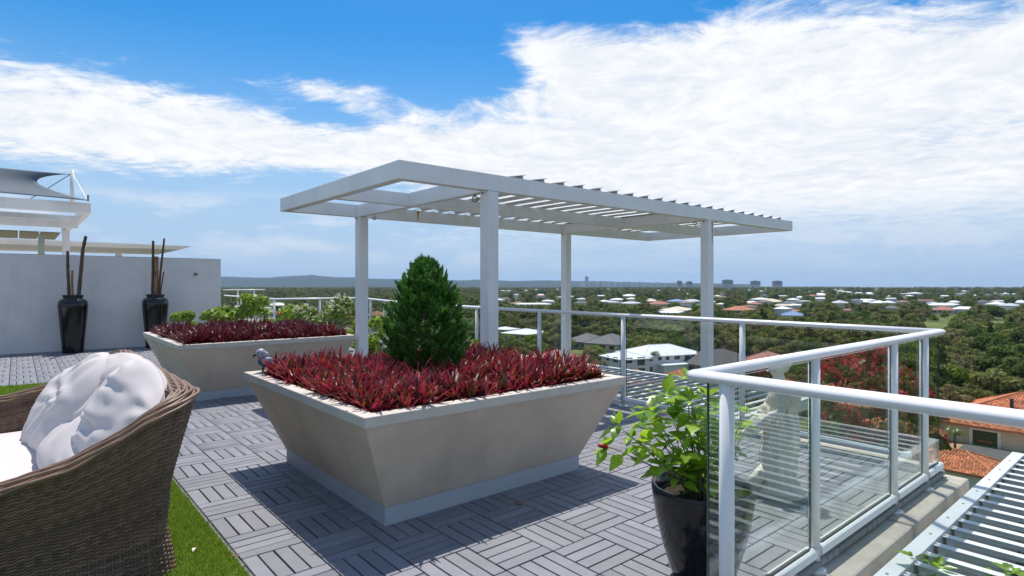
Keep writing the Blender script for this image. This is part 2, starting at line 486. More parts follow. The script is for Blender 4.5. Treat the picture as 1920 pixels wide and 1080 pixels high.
# ------------------------------------------------------------------ planters
def planter(name, label, x0, x1, y0, y1, flare=0.23, h=0.664):
    t = thing(name, label, 'planter', ((x0 + x1) / 2, (y0 + y1) / 2, 0), group='flared terrace planters')
    hx, hy = (x1 - x0) / 2, (y1 - y0) / 2
    def ring(ix, iy, z): return [(-ix, -iy, z), (ix, -iy, z), (ix, iy, z), (-ix, iy, z)]
    mb = MB(); mb.loft([ring(hx - flare, hy - flare, 0.10), ring(hx - 0.012, hy - 0.012, h - 0.055)], caps=True)
    mb.build('body', M['stucco'], t, bevel=0.006)
    mb = MB(); rw = 0.085
    o0 = ring(hx, hy, h - 0.056); o1 = ring(hx, hy, h); i1 = ring(hx - rw, hy - rw, h); i0 = ring(hx - rw, hy - rw, h - 0.056)
    mb.loft([i0, o0, o1, i1, i0], caps=False)
    mb.build('rim', M['rim'], t, bevel=0.006)
    mb = MB(); s = flare + 0.004
    mb.loft([ring(hx - s, hy - s, 0.0), ring(hx - s, hy - s, 0.101)], caps=False)
    mb.build('skirting', M['skirt'], t, bevel=0.004)
    mb = MB(); n = 16
    vs = []; fs = []
    for a in range(n + 1):
        for b in range(n + 1):
            xx = -(hx - rw) + 2 * (hx - rw) * a / n; yy = -(hy - rw) + 2 * (hy - rw) * b / n
            e = min(a, b, n - a, n - b) / n
            vs.append((xx, yy, h - 0.035 + 0.03 * min(1, e * 5) * (0.6 + 0.6 * mnoise.noise(Vector((xx * 4, yy * 4, 0))))))
    for a in range(n):
        for b in range(n):
            k = a * (n + 1) + b; fs.append((k, k + n + 1, k + n + 2, k + 1))
    mb.add(vs, fs).build('soil', M['soil'], t, smooth=True)
    return t
P1 = (1.29, 3.29, 2.63, 4.62)
P2 = (1.32, 3.36, 7.10, 9.42)
planter('planter', 'nearer beige flared square planter with a conifer rising from its red foliage', *P1)
planter('planter', 'farther beige flared planter without a conifer, near the end wall', *P2)

# ------------------------------------------------------------------ pergola
pg = thing('pergola', 'white four-post pergola with tilted roof blades above the planters', 'pergola', (3.47, 4.41, 0))
OX, OY = 3.47, 4.41
PX0, PX1, PY0, PY1 = 2.46, 9.83, 4.38, 7.30
ZB, ZT = 2.215, 2.375
def pbox(name, x0, x1, y0, y1, z0, z1, m=M['white'], parent=pg, bevel=0.004):
    return MB().box(x0 - OX, x1 - OX, y0 - OY, y1 - OY, z0, z1).build(name, m, parent, bevel=bevel)
bw = 0.10
pbox('beam', PX0, PX1, PY0, PY0 + bw, ZB, ZT)
pbox('beam', PX0, PX1, PY1 - bw, PY1, ZB, ZT)
pbox('beam', PX0, PX0 + bw, PY0 + bw, PY1 - bw, ZB + .001, ZT - .001)
pbox('beam', PX1 - bw, PX1, PY0 + bw, PY1 - bw, ZB + .001, ZT - .001)
ym = (PY0 + PY1) / 2 + 0.05
pbox('rafter', PX0 + bw, PX1 - bw, ym - .04, ym + .04, ZB + .003, ZT - .012)
pbox('cross_beam', 3.42, 3.52, PY0 + bw, ym - .041, ZB - .002, ZT - .006)
pbox('cross_beam', 3.42, 3.52, ym + .041, PY1 - bw, ZB - .002, ZT - .006)
pbox('cross_beam', 7.26, 7.36, PY0 + bw, ym - .041, ZB - .002, ZT - .006)
pbox('cross_beam', 7.26, 7.36, ym + .041, PY1 - bw, ZB - .002, ZT - .006)
hw = 0.066
for (x, y, z0) in ((3.47, 4.43, 0.0), (3.47, 7.16, 0.0), (7.31, 4.43, -0.78), (7.31, 7.16, -0.78)):
    po = pbox('post', x - hw, x + hw, y - hw, y + hw, z0, ZB - 0.004, bevel=0.012)
    pbox('bracket_plate', x - .10, x + .10, y - .03, y + .03, ZB - 0.016, ZB - .0045, M['white'], po)
    for sx in (-1, 1):
        m_ = MB(); m_.lathe([(0.010, ZB - 0.034), (0.010, ZB - 0.016)], 8, (x - OX + sx * .085, y - OY))
        m_.build('bolt', M['rustring'], po)
# rust streak where water runs from the bracket, and one on the back beam
def streak(name, x, y0, z0, z1, wdt, parent):
    r_ = random.Random(int(x * 100)); mb = MB(); n = 10; vs = []
    for i in range(n + 1):
        z = z0 + (z1 - z0) * i / n; ww = wdt * (1 - 0.8 * i / n) * r_.uniform(.6, 1.1)
        vs += [(x - OX - ww, y0 - OY, z), (x - OX + ww, y0 - OY, z)]
    mb.add(vs, [(2 * i, 2 * i + 1, 2 * i + 3, 2 * i + 2) for i in range(n)])
    mb.build(name, M['rust'], parent)
streak('rust_streak', 7.33, 4.43 - hw - 0.0015, ZB - .02, ZB - .33, .018, pg)
streak('rust_streak', 4.35, PY1 - bw - .0015, ZT - .01, ZB + .01, .02, pg)
# eye bolts under the beams
def ringbolt(x, y, z, r=0.028):
    mb = MB()
    mb.tube([(x - OX + r * math.cos(a) * .75, y - OY - r * math.cos(a) * .66, z - r + r * math.sin(a)) for a in [2 * PI * k / 16 for k in range(17)]], 0.007, 6)
    mb.tube([(x - OX, y - OY, z - .005), (x - OX, y - OY, z + .03)], 0.008, 6)
    mb.build('eye_bolt', M['rustring'], pg, smooth=True)
ringbolt(3.47, 4.66, ZB - .02); ringbolt(3.56, 6.98, ZB - .01, .02); ringbolt(7.31, 4.62, ZB - .01, .02)
# roof blades
bm = MB(); L0, L1 = PY0 + 0.01, PY1 - 0.01
prof = [(-.11, .004), (.11, .046), (.11, .040), (.072, .0325), (.072, -.002), (.066, -.002), (.066, .031), (-.11, -.002)]
bm.loft([[(p[0], L0 - OY, p[1]) for p in prof], [(p[0], L1 - OY, p[1]) for p in prof]])
blade_me = bm.mesh('roof_blade'); blade_me.materials.append(M['white'])
for k in range(20):
    o = bpy.data.objects.new('roof_blade', blade_me); COL.objects.link(o); o.parent = pg
    o.location = (3.80 - OX + k * 0.2925, 0, ZT + .004)

# ------------------------------------------------------------------ glass railings
RZ = 0.98                                   # centre of the hand rail, top at 1.0
def railing(name, label, path, posts, base_z, panes, lift=0.0, ends=True):
    """path of the handrail in plan, posts as points, panes as (start, end) points"""
    t = thing(name, label, 'railing', (path[0][0], path[0][1], 0))
    ox, oy = path[0][0], path[0][1]
    mb = MB(); mb.tube([(p[0] - ox, p[1] - oy, RZ + lift) for p in path], 0.021, 16, rx=0.036, up=(0, 0, 1))
    mb.build('hand_rail', M['rail'], t, smooth=True)
    for (x, y, *bz) in posts:
        bz = bz[0] if bz else base_z
        mb = MB(); mb.lathe([(0.026, bz + 0.012), (0.026, RZ + lift - 0.012)], 20, (x - ox, y - oy))
        po = mb.build('post', M['rail'], t, smooth=True)
        mb = MB(); mb.lathe([(0.052, bz), (0.052, bz + 0.008), (0.046, bz + 0.013), (0.027, bz + 0.014)], 24, (x - ox, y - oy))
        mb.build('base_plate', M['rail'], po)
    for (a, b) in panes:
        a = Vector((a[0], a[1], 0)); b = Vector((b[0], b[1], 0)); d = (b - a).normalized(); n = Vector((-d.y, d.x, 0))
        a1 = a + d * 0.045; b1 = b - d * 0.045; o = Vector((ox, oy, 0))
        z0, z1 = base_z + 0.115, RZ + lift - 0.03
        th = 0.005
        def q(p, s, z): r = p + n * s - o; return (r.x, r.y, z)
        mb = MB()
        c = [q(a1, -th, z0), q(b1, -th, z0), q(b1, th, z0), q(a1, th, z0), q(a1, -th, z1), q(b1, -th, z1), q(b1, th, z1), q(a1, th, z1)]
        mb.add(c, [(0, 1, 5, 4), (2, 3, 7, 6)])
        me = mb.mesh('pane'); me.materials.append(M['glass'])
        pane = link('pane', me, None, t)
        mb = MB(); mb.add(c, [(0, 3, 2, 1), (4, 5, 6, 7), (1, 2, 6, 5), (3, 0, 4, 7)])
        mb.build('pane_edge', M['glassedge'], pane)
        # bottom channel
        a2, b2 = a + d * 0.027, b - d * 0.027
        zc0, zc1 = base_z + 0.065, base_z + 0.112
        mb = MB(); w_ = 0.031
        sec = [(-w_, zc0 + .010), (-w_ + .008, zc0), (w_ - .008, zc0), (w_, zc0 + .010), (w_ - .004, zc1 - .006), (w_ - .012, zc1), (-w_ + .012, zc1), (-w_ + .004, zc1 - .006)]
        mb.loft([[q(a2, s, z) for s, z in sec], [q(b2, s, z) for s, z in sec]])
        ch = mb.build('bottom_rail', M['rail'], t)
        a3, b3 = a + d * 0.07, b - d * 0.07
        mb = MB(); mb.loft([[q(a3, s, z) for s, z in ((-.011, zc1 - .001), (.011, zc1 - .001), (.009, zc1 + .004), (-.009, zc1 + .004))],
                            [q(b3, s, z) for s, z in ((-.011, zc1 - .001), (.011, zc1 - .001), (.009, zc1 + .004), (-.009, zc1 + .004))]])
        mb.build('gasket', M['gasket'], ch)
    return t
RB = 1.195
AX = 1.90
# run beside the camera (along y)
pn = [(AX, RB), (AX, 1.075), (AX, -0.10), (AX, -1.16), (AX, -2.2)]
railing('glass_railing', 'white glass railing nearest the viewer, running out at the right edge', [(AX, RB + .012), (AX, -2.6)],
        [(AX, 1.075), (AX, -0.10), (AX, -1.16)], -0.05, [((AX + .034, 1.215), (AX + .034, -0.08)), ((AX + .034, -0.10), (AX + .034, -1.16))])
# short run at the notch (along x)
cx = [2.91, 4.02, 4.63]
rr = railing('glass_railing', 'white glass railing over the concrete kerb between the two corners', [(AX - .01, RB), (5.0, RB)],
        [(cx[0], RB), (cx[1], RB), (cx[2], RB)], -0.05, [((AX + .035, RB), (cx[0], RB)), ((cx[0], RB), (cx[1], RB)), ((cx[1], RB), (cx[2], RB)), ((cx[2], RB), (5.0, RB))])
# long run behind the planters
FX = 5.06
path = [(5.0, RB), (5.06, 2.0), (5.12, 4.2), (5.20, 6.2), (5.34, 8.0), (5.75, 10.2), (6.35, 12.4), (6.9, 14.2)]
def on_path(y):
    for (p, q) in zip(path[:-1], path[1:]):
        if p[1] <= y <= q[1]:
            f = (y - p[1]) / (q[1] - p[1]); return (p[0] + f * (q[0] - p[0]), y)
fy = [1.35, 2.72, 4.13, 5.55, 7.02, 8.5, 10.0, 11.5, 13.0, 14.1]
fp = [on_path(y) for y in fy]
railing('glass_railing', 'long white glass railing behind the planters and through the pergola posts', path,
        fp[1:], -0.03, list(zip(fp[:-1], fp[1:])))
# return to the end wall and the neighbour's railing beyond it
rp = [(6.9, 14.2), (5.8, 14.3), (4.72, 14.4), (4.9, 17.0), (5.15, 20.5)]
railing('glass_railing', 'distant white railing turning at the end of the grey wall', rp, [(5.8, 14.3), (4.72, 14.4), (4.85, 16.2), (4.97, 18.0)], -0.03,
        [((6.85, 14.2), (5.8, 14.3)), ((5.8, 14.3), (4.72, 14.4)), ((4.72, 14.4), (4.85, 16.2)), ((4.85, 16.2), (4.97, 18.0))])
railing('glass_railing', 'small far white railing just above the end of the grey wall', [(5.6, 22.5), (6.75, 21.6)], [(6.0, 22.19), (6.45, 21.84)], 0.0, [((6.0, 22.19), (6.45, 21.84))], lift=0.17)

# kerb of the notch
kb = thing('concrete_kerb', 'weathered concrete kerb under the notch railing beside the louvres', 'kerb', (3.4, 1.15, -0.05))
def kpart(name, x0, x1, y0, y1, z0, z1, bev, m=M['concrete']):
    ob = MB().box(x0 - 3.4, x1 - 3.4, y0 - 1.15, y1 - 1.15, z0 + .05, z1 + .05).build(name, m, kb, bevel=bev); return ob
kpart('kerb_block', 1.955, 3.86, 1.045, 1.236, -0.30, -0.05, 0.014)
kpart('kerb_block', 3.868, 5.09, 1.045, 1.236, -0.30, -0.045, 0.014)
kpart('kerb_block', 1.846, 1.950, -3.0, 1.236, -0.30, -0.052, 0.012)
kpart('kerb_block', 5.145, 5.25, 1.245, 7.0, -0.30, -0.03, 0.012)
kpart('flashing', 1.96, 5.20, 0.985, 1.042, -0.30, -0.13, 0.006, M['alu'])

# ------------------------------------------------------------------ louvred roofs below
def louvre(name, label, x0, x1, y0, y1, z, along, pitch, hide=None):
    t = thing(name, label, 'louvre roof', (x0, y0, z))
    def b(nm, a0, a1, b0, b1, z0, z1, par=t, bev=.003):
        return MB().box(a0 - x0, a1 - x0, b0 - y0, b1 - y0, z0, z1).build(nm, M['alu'], par, bevel=bev)
    fw_ = 0.075
    e = [b('frame_beam', x0, x1, y0, y0 + fw_, -.13, 0), b('frame_beam', x0, x1, y1 - fw_, y1, -.13, 0),
         b('frame_beam', x0, x0 + fw_, y0 + fw_, y1 - fw_, -.13, -.001), b('frame_beam', x1 - fw_, x1, y0 + fw_, y1 - fw_, -.13, -.001)]
    k = 0
    mb = MB()
    prof = [(-.024, -.012), (.024, -.012), (.024, -.016), (.002, -.017), (-.004, -.042), (-.008, -.042), (-.004, -.017), (-.024, -.016)]
    if along == 'y':
        ln = y1 - y0 - 2 * fw_ + .01
        mb.loft([[(p[0], 0, p[1]) for p in prof], [(p[0], ln, p[1]) for p in prof]]); n = int((x1 - x0 - 2 * fw_) / pitch)
    else:
        ln = x1 - x0 - 2 * fw_ + .01
        mb.loft([[(0, -p[0], p[1]) for p in prof], [(ln, -p[0], p[1]) for p in prof]]); n = int((y1 - y0 - 2 * fw_) / pitch)
    me = mb.mesh('louvre_slat'); me.materials.append(M['alu'])
    br = MB().box(-.010, .010, -.006, .006, -.06, -.012); bme = br.mesh('bracket'); bme.materials.append(M['rustring'])
    for i in range(n):
        o = bpy.data.objects.new('louvre_slat', me); COL.objects.link(o); o.parent = t
        s = fw_ + pitch * (i + .6)
        o.location = (s, fw_ - .005, 0) if along == 'y' else (fw_ - .005, s, 0)
        if along == 'y':
            c = bpy.data.objects.new('bracket', bme); COL.objects.link(c); c.parent = o
            c.location = (0.0, ln - .014, 0)
    # screws on the frame
    sc = MB().lathe([(0.007, -.001), (0.007, .003), (0.004, .004)], 8).mesh('screw'); sc.materials.append(M['rustring'])
    if along == 'y':
        for i in range(14):
            o = bpy.data.objects.new('screw', sc); COL.objects.link(o); o.parent = e[1]
            o.location = (0.2 + i * 0.33, y1 - y0 - .036, 0)
    return t
louvre('louvre_roof', 'white louvred roof below the near railing in the lower right corner', 2.15, 5.98, -2.6, 0.955, 0.0, 'y', 0.158)
louvre('louvre_roof', 'white louvred roof beyond the long railing below the pergola', 5.36, 7.46, 3.0, 10.5, -0.03, 'x', 0.165)

# ------------------------------------------------------------------ end wall
wl = thing('boundary_wall', 'tall grey-white rendered wall behind the black vases', 'wall', (0, 14.75, 0))
MB().box(-6.5, 3.60, -.08, .08, -0.1, 1.91).build('wall', M['wall'], wl, bevel=0.006)
MB().box(-6.49, 3.595, -.078, .078, 1.9105, 1.918).build('coping', M['cap'], wl)
mb = MB(); mb.tube([(3.07, -.08, 1.56), (3.07, -.13, 1.56), (3.07, -.135, 1.54)], [0.035, 0.03, 0.02], 12); mb.build('wall_spout', M['rustring'], wl, smooth=True)
MB().box(2.05, 2.18, -.085, -.0805, 0.28, 0.36).build('vent_cover', M['wall'], wl)

# ------------------------------------------------------------------ neighbour: pergola, sail, flat roof
nb = thing('pergola', 'neighbour white pergola frame behind the wall at the left edge', 'pergola', (1.35, 17.2, 0))
def nbx(name, x0, x1, y0, y1, z0, z1, m=M['white'], par=nb): return MB().box(x0 - 1.35, x1 - 1.35, y0 - 17.2, y1 - 17.2, z0, z1).build(name, m, par, bevel=.005)
nbx('beam', -5, 1.35, 17.2, 17.32, 3.03, 3.28); nbx('beam', -5, 1.35, 20.6, 20.72, 3.03, 3.28); nbx('beam', 1.23, 1.35, 17.32, 20.6, 3.031, 3.279)
nbx('beam', -5, 1.23, 19.2, 19.32, 2.82, 3.02); nbx('beam', 1.0, 1.12, 19.321, 22.0, 2.82, 3.02); nbx('post', 0.95, 1.11, 20.2, 20.36, 0, 3.03); 
olive = mat('roof_sheet_underside', (0.20, 0.20, 0.12), 0.7, var=0.1)
for k in range(14):
    nbx('roof_batten', -5 + k * .42, -5 + k * .42 + .395, 19.33, 22.0, 2.66, 2.70, olive)
nbx('post', 0.42, 0.56, 19.9, 20.04, 0, 2.66, mat('green_post', (0.35, 0.42, 0.36), .6))
tag(MB().box(-16, 4.6, 14.84, 34, -0.12, -0.02).build('neighbour_terrace_floor', M['concrete']), kind='structure')
flat = thing('flat_roof', 'long thin white flat roof just above the grey wall', 'roof', (2, 26, 0))
mb = MB()
vs = [(-14, 0, 2.66), (2.9, 0, 2.72), (2.9, 5, 2.72), (-14, 5, 2.66), (-14, -.1, 2.93), (3.3, -.1, 2.86), (3.3, 5, 2.86), (-14, 5, 2.93)]
mb.add(vs, [(0, 3, 2, 1), (4, 5, 6, 7), (0, 1, 5, 4), (1, 2, 6, 5), (2, 3, 7, 6), (3, 0, 4, 7)])
mb.build('roof_slab', M['white'], flat)
for x in (-9, -4, 1): MB().box(x, x + .2, 2, 2.2, -2, 2.72).build('column', M['white'], flat)
# sail
sail = thing('shade_sail', 'grey-blue shade sail stretched above the neighbour pergola', 'shade sail', (0, 19, 3))
def P3(px, py, d): r = ray(px) * d; return Vector((r.x, r.y, CAM_H + (HOR - py) * d / FPX)) - Vector((0, 19, 3))
pa, pb, pc, pd = P3(131, 327, 14.2), P3(163, 376, 13.6), P3(-160, 348, 12.8), P3(-160, 296, 16)
SC = mat('sail_cloth', (0.105, 0.13, 0.155), 0.85, var=0.06, vscale=2, bump=0.1, bscale=300)
n = 22; vs = []; fs = []
for i in range(n + 1):
    for j in range(n + 1):
        u, v = i / n, j / n
        # pull the free edge between the two corners inwards
        p = (pa * (1 - u) + pd * u) * (1 - v) + (pb * (1 - u) + pc * u) * v
        pull = 0.26 * math.sin(PI * v) ** 0.8 * (1 - u)
        p = p + (pd - pa) * pull * .9 
        p = p + (pc + pd - pa - pb) * 0.0 + Vector((0, 0, -0.03 * math.sin(PI * u) * (0.4 + math.sin(PI * v))))
        ed = (pc - pa) * 0.06 * math.sin(PI * u) * (0.5 - v)
        vs.append(p + ed)
for i in range(n):
    for j in range(n):
        k = i * (n + 1) + j; fs.append((k, k + 1, k + n + 2, k + n + 1))
ob = MB().add(vs, fs).build('cloth', SC, sail, smooth=True)
md = ob.modifiers.new('thick', 'SOLIDIFY'); md.thickness = 0.012
mp_ = thing('sail_post', 'white raking post holding the shade sail corner', 'post', (0, 19, 0))
off = Vector((0, 0, 3))
top = P3(135, 325, 14.25) + off
base = Vector((top.x, top.y, 3.1))
MB().tube([base, top + Vector((0, 0, .08))], 0.045, 10).build('pole', M['white'], mp_, smooth=True)
e2 = P3(165, 377, 13.6) + off
MB().tube([top, e2], 0.008, 6).build('cable', M['rustring'], mp_)
MB().tube([top, Vector((top.x - 1.0, top.y + .5, 3.2))], 0.010, 6).build('cable', M['rustring'], mp_)
MB().tube([pa + off, top], 0.014, 6).build('turnbuckle', M['rustring'], mp_)
MB().tube([e2, e2 + Vector((0, 0, .14))], 0.022, 6).build('shackle', M['rustring'], mp_)
# ================================================================== the land below
GZ = -23.0
GM = bpy.data.materials.new('ground_cover'); GM.use_nodes = True
t = NT(GM.node_tree); b = t.n['Principled BSDF']; g = t.add('ShaderNodeNewGeometry')
na = t.add('ShaderNodeTexNoise', inp={'Vector': g.outputs['Position'], 'Scale': 0.012, 'Detail': 6.0, 'Roughness': 0.6})
nb_ = t.add('ShaderNodeTexNoise', inp={'Vector': g.outputs['Position'], 'Scale': 0.25, 'Detail': 6.0, 'Roughness': 0.7})
c1 = t.ramp(na.outputs['Fac'], [(0.30, (0.045, 0.058, 0.022)), (0.46, (0.075, 0.10, 0.03)), (0.55, (0.13, 0.16, 0.05)), (0.66, (0.16, 0.145, 0.08))])
f = t.smooth(nb_.outputs['Fac'], 0.3, 0.7, 0.65, 1.25)
sc = t.add('ShaderNodeVectorMath', operation='SCALE', inp={0: c1, 'Scale': f})
t.l.new(sc.outputs[0], b.inputs['Base Color']); b.inputs['Roughness'].default_value = 0.95
b.inputs['Specular IOR Level'].default_value = 0.1
vs = [(0, 0, GZ)]; N = 48; R_ = 15000
vs += [(R_ * math.cos(2 * PI * k / N), R_ * math.sin(2 * PI * k / N), GZ) for k in range(N)]
tag(MB().add(vs, [(0, 1 + k, 1 + (k + 1) % N) for k in range(N)]).build('ground', GM), kind='structure')
# sea at the right of the horizon
SEA = mat('sea_water', (0.10, 0.20, 0.27), 0.25, var=0.1, vscale=0.002)
def far(px, d, z=GZ): r = ray(px) * d; return Vector((r.x, r.y, z))
vs = [far(1640, 5200, GZ + .4), far(1850, 4300, GZ + .4), far(2500, 3800, GZ + .4), far(2500, 8500, GZ + .4), far(1560, 11500, GZ + .4)]
tag(MB().add(vs, [(0, 1, 2, 3, 4)]).build('sea', SEA), kind='structure')
# hills
HM = mat('hill_forest', (0.020, 0.030, 0.022), 0.95, var=0.4, vscale=0.006, spec=0.1)  # shade between the trees is put into this dark base colour
prof = [(250, 519), (330, 518), (415, 519.5), (440, 519), (480, 520), (520, 518), (560, 516.5), (590, 516), (620, 518), (660, 520.5), (700, 522.5), (760, 524), (840, 525), (900, 524.5),
        (960, 526), (1040, 526), (1100, 527), (1180, 529), (1300, 531), (1420, 533)]
mb = MB(); rows = []
rs = random.Random(8)
D0 = 8600
pxs = [250 + i * 3 for i in range(391)]
def hy(px):
    for (a, b_) in zip(prof[:-1], prof[1:]):
        if a[0] <= px <= b_[0]: return a[1] + (b_[1] - a[1]) * (px - a[0]) / (b_[0] - a[0])
    return 533
for kk, fr in enumerate((0.0, 0.45, 0.8, 1.0, 0.75, 0.3, 0.0)):
    row = []
    for px in pxs:
        d = D0 + (kk - 3) * 520
        h = (HOR - hy(px)) * D0 / FPX + 24.3
        h *= 1 + 0.10 * mnoise.noise(Vector((px * .03, kk * .8, 0))) + 0.045 * mnoise.noise(Vector((px * .21, kk * .8, 5)))
        p = far(px, d, GZ - 1 + h * fr)
        row.append(p)
    rows.append(row)
mb.loft(rows, caps=False, closed=False)
tag(mb.build('hills', HM, smooth=True), kind='structure')

# ------------------------------------------------------------------ house kit
def hmat(name, c, **k): return mat(name, c, k.pop('rough', 0.8), **k)
ROOF = {'white': hmat('white_metal_roof', (0.72, 0.73, 0.74), rough=.5, var=.06, vscale=.3), 'grey': hmat('grey_roof', (0.13, 0.13, 0.14), var=.12, vscale=.4),
        'dark': hmat('dark_roof', (0.07, 0.065, 0.065), var=.15, vscale=.4), 'terracotta': hmat('terracotta_roof', (0.40, 0.15, 0.075), var=.25, vscale=.5),
        'rose': hmat('rose_roof', (0.33, 0.13, 0.10), var=.15, vscale=.4), 'blue': hmat('blue_roof', (0.16, 0.27, 0.45), var=.1, vscale=.4),
        'cream': hmat('cream_roof', (0.60, 0.52, 0.40), var=.1, vscale=.4), 'brown': hmat('brown_roof', (0.22, 0.15, 0.10), var=.2, vscale=.4),
        'silver': hmat('silver_roof', (0.45, 0.48, 0.50), rough=.5, var=.1, vscale=.4)}
WALLS = {'white': hmat('white_house_wall', (0.70, 0.69, 0.66), var=.05, vscale=.5), 'cream': hmat('cream_house_wall', (0.58, 0.50, 0.38), var=.06, vscale=.5),
         'grey': hmat('grey_house_wall', (0.32, 0.31, 0.30), var=.06, vscale=.5), 'brick': hmat('brick_house_wall', (0.33, 0.20, 0.14), var=.12, vscale=1)}
WIN = mat('window_glass', (0.02, 0.028, 0.035), 0.08, var=0.2, vscale=.6)
TIM = hmat('trim', (0.62, 0.60, 0.57))
TILE = mat('terracotta_tile', (0.47, 0.155, 0.065), 0.85, var=.22, vscale=.9, island=.45, stain=((0.16, 0.075, 0.05), .55, (.5, .5, .5)))
HOUSES = []; NAMED = []
def house(px, py, width, depth, roof, wall, label, h=2.8, rz=0.0, pitch=0.40, kind='hip', wins=True, group=None, tiles=False, name='house', over=0.5, pos=None):
    p = Vector(pos) if pos else at(px, py, GZ)
    t = thing(name, label, 'house', (p.x, p.y, GZ), rz, group)
    a, b_ = width / 2, depth / 2
    HOUSES.append((p.x, p.y, max(a, b_), h))
    if name == 'house': NAMED.append((p.x, p.y, max(a, b_), label))
    W = WALLS[wall]
    MB().box(-a, a, -b_, b_, 0, h).build('wall', W, t)
    A, B = a + over, b_ + over
    run = min(A, B); rise = run * pitch
    if A >= B: r0, r1 = (-(A - B) if kind == 'hip' else -A, 0), (A - B if kind == 'hip' else A, 0)
    else: r0, r1 = (0, -(B - A) if kind == 'hip' else -B), (0, B - A if kind == 'hip' else B)
    th = 0.22
    e = [(-A, -B), (A, -B), (A, B), (-A, B)]
    v = [(x, y, h - th + .03) for x, y in e] + [(x, y, h + .03) for x, y in e] + [(r0[0], r0[1], h + .03 + rise), (r1[0], r1[1], h + .03 + rise)]
    fs = [(0, 3, 2, 1), (0, 1, 5, 4), (1, 2, 6, 5), (2, 3, 7, 6), (3, 0, 4, 7)]
    if A >= B: fs += [(4, 5, 9, 8), (6, 7, 8, 9), (5, 6, 9), (7, 4, 8)]
    else: fs += [(5, 6, 9, 8), (7, 4, 8, 9), (4, 5, 8), (6, 7, 9)]
    r = MB().add(v, fs).build('roof', ROOF[roof], t)
    mb = MB()
    if kind == 'hip' and not tiles:
        for (i, j) in ((8, 9),) + (((4, 8), (7, 8), (5, 9), (6, 9)) if A >= B else ((4, 8), (5, 8), (6, 9), (7, 9))):
            if (Vector(v[i]) - Vector(v[j])).length > .3: mb.tube([Vector(v[i]) + Vector((0, 0, .02)), Vector(v[j]) + Vector((0, 0, .02))], .10, 6)
        if mb.v: mb.build('ridge_capping', ROOF[roof], r)
    if tiles:
        tile_roof(v, A >= B, r)
    if wins:
        rr_ = random.Random(int(abs(p.x * 13 + p.y * 7)))
        for side, (ln, off) in enumerate(((a, -b_), (a, b_), (b_, -a), (b_, a))):
            x = -ln + 1.6
            while x < ln - 1.4:
                ww = rr_.choice((1.2, 1.8, 2.4)); zz0 = rr_.choice((0.9, 0.9, 0.1)); z1 = 2.25
                s = 1 if off > 0 else -1
                for lev in range(1 + int(h > 4.5)):
                    dz = lev * 2.9
                    if side < 2: bx = (x, x + ww, off + s * .012 - .03, off + s * .012 + .03)
                    else: bx = (off + s * .012 - .03, off + s * .012 + .03, x, x + ww)
                    f = MB().box(bx[0] - .07, bx[1] + .07, bx[2] - .0, bx[3] + .0, zz0 + dz - .07, z1 + dz + .07) if side < 2 else MB().box(bx[0], bx[1], bx[2] - .07, bx[3] + .07, zz0 + dz - .07, z1 + dz + .07)
                    fo = f.build('window', TIM, t)
                    k_ = s * .008
                    (MB().box(bx[0], bx[1], bx[2] + k_, bx[3] + k_, zz0 + dz, z1 + dz) if side < 2 else MB().box(bx[0] + k_, bx[1] + k_, bx[2], bx[3], zz0 + dz, z1 + dz)).build('pane', WIN, fo)
                x += ww + rr_.uniform(1.2, 2.6)
    return t

def tile_roof(v, longx, parent):
    """rows of barrel tiles over the four roof planes"""
    V = [Vector(p) for p in v]
    planes = [(V[4], V[5], V[9], V[8]), (V[6], V[7], V[8], V[9]), (V[5], V[6], V[9], V[9]), (V[7], V[4], V[8], V[8])] if longx else \
             [(V[5], V[6], V[9], V[8]), (V[7], V[4], V[8], V[9]), (V[4], V[5], V[8], V[8]), (V[6], V[7], V[9], V[9])]
    vs = []; fs = []
    rs = random.Random(3)
    for (e0, e1, r1, r0) in planes:
        ex = (e1 - e0); L = ex.length; ex = ex / L
        up = (r0 - e0) - ex * (r0 - e0).dot(ex); H = up.length; up = up / H; n = ex.cross(up).normalized()
        s0 = (r0 - e0).dot(ex); s1 = (r1 - e0).dot(ex)
        rows = int(H / 0.36)
        for i in range(rows):
            f = i / rows; lo = s0 * (f + .5 / rows); hi = L + (s1 - L) * (f + .5 / rows)
            k = 0; nx = int((hi - lo) / 0.31)
            for k in range(max(nx, 0)):
                x = lo + (k + .5) * (hi - lo) / max(nx, 1); z = i * H / rows
                jj = rs.uniform(-.012, .012)
                q = []
                for (uu, ll) in ((0.0, .05), (0.42, .015)):
                    for (w_, hgt) in ((-.15, 0), (-.07, .075), (.07, .075), (.15, 0)):
                        q.append(e0 + ex * (x + w_) + up * (z + uu) + n * (hgt + ll + jj))
                kk = len(vs); vs += q
                fs += [(kk, kk + 1, kk + 5, kk + 4), (kk + 1, kk + 2, kk + 6, kk + 5), (kk + 2, kk + 3, kk + 7, kk + 6)]
    o = link('roof_tiles', np_mesh('roof_tiles', [tuple(p) for p in vs], fs), TILE, parent)
    tag(o, kind='stuff')
    mb = MB()
    for (i, j) in ((8, 9),) + (((4, 8), (7, 8), (5, 9), (6, 9)) if longx else ((4, 8), (5, 8), (6, 9), (7, 9))):
        mb.tube([V[i] + Vector((0, 0, .1)), V[j] + Vector((0, 0, .1))], .15, 6)
    mb.build('ridge_capping', TILE, parent)

ax = 0.0
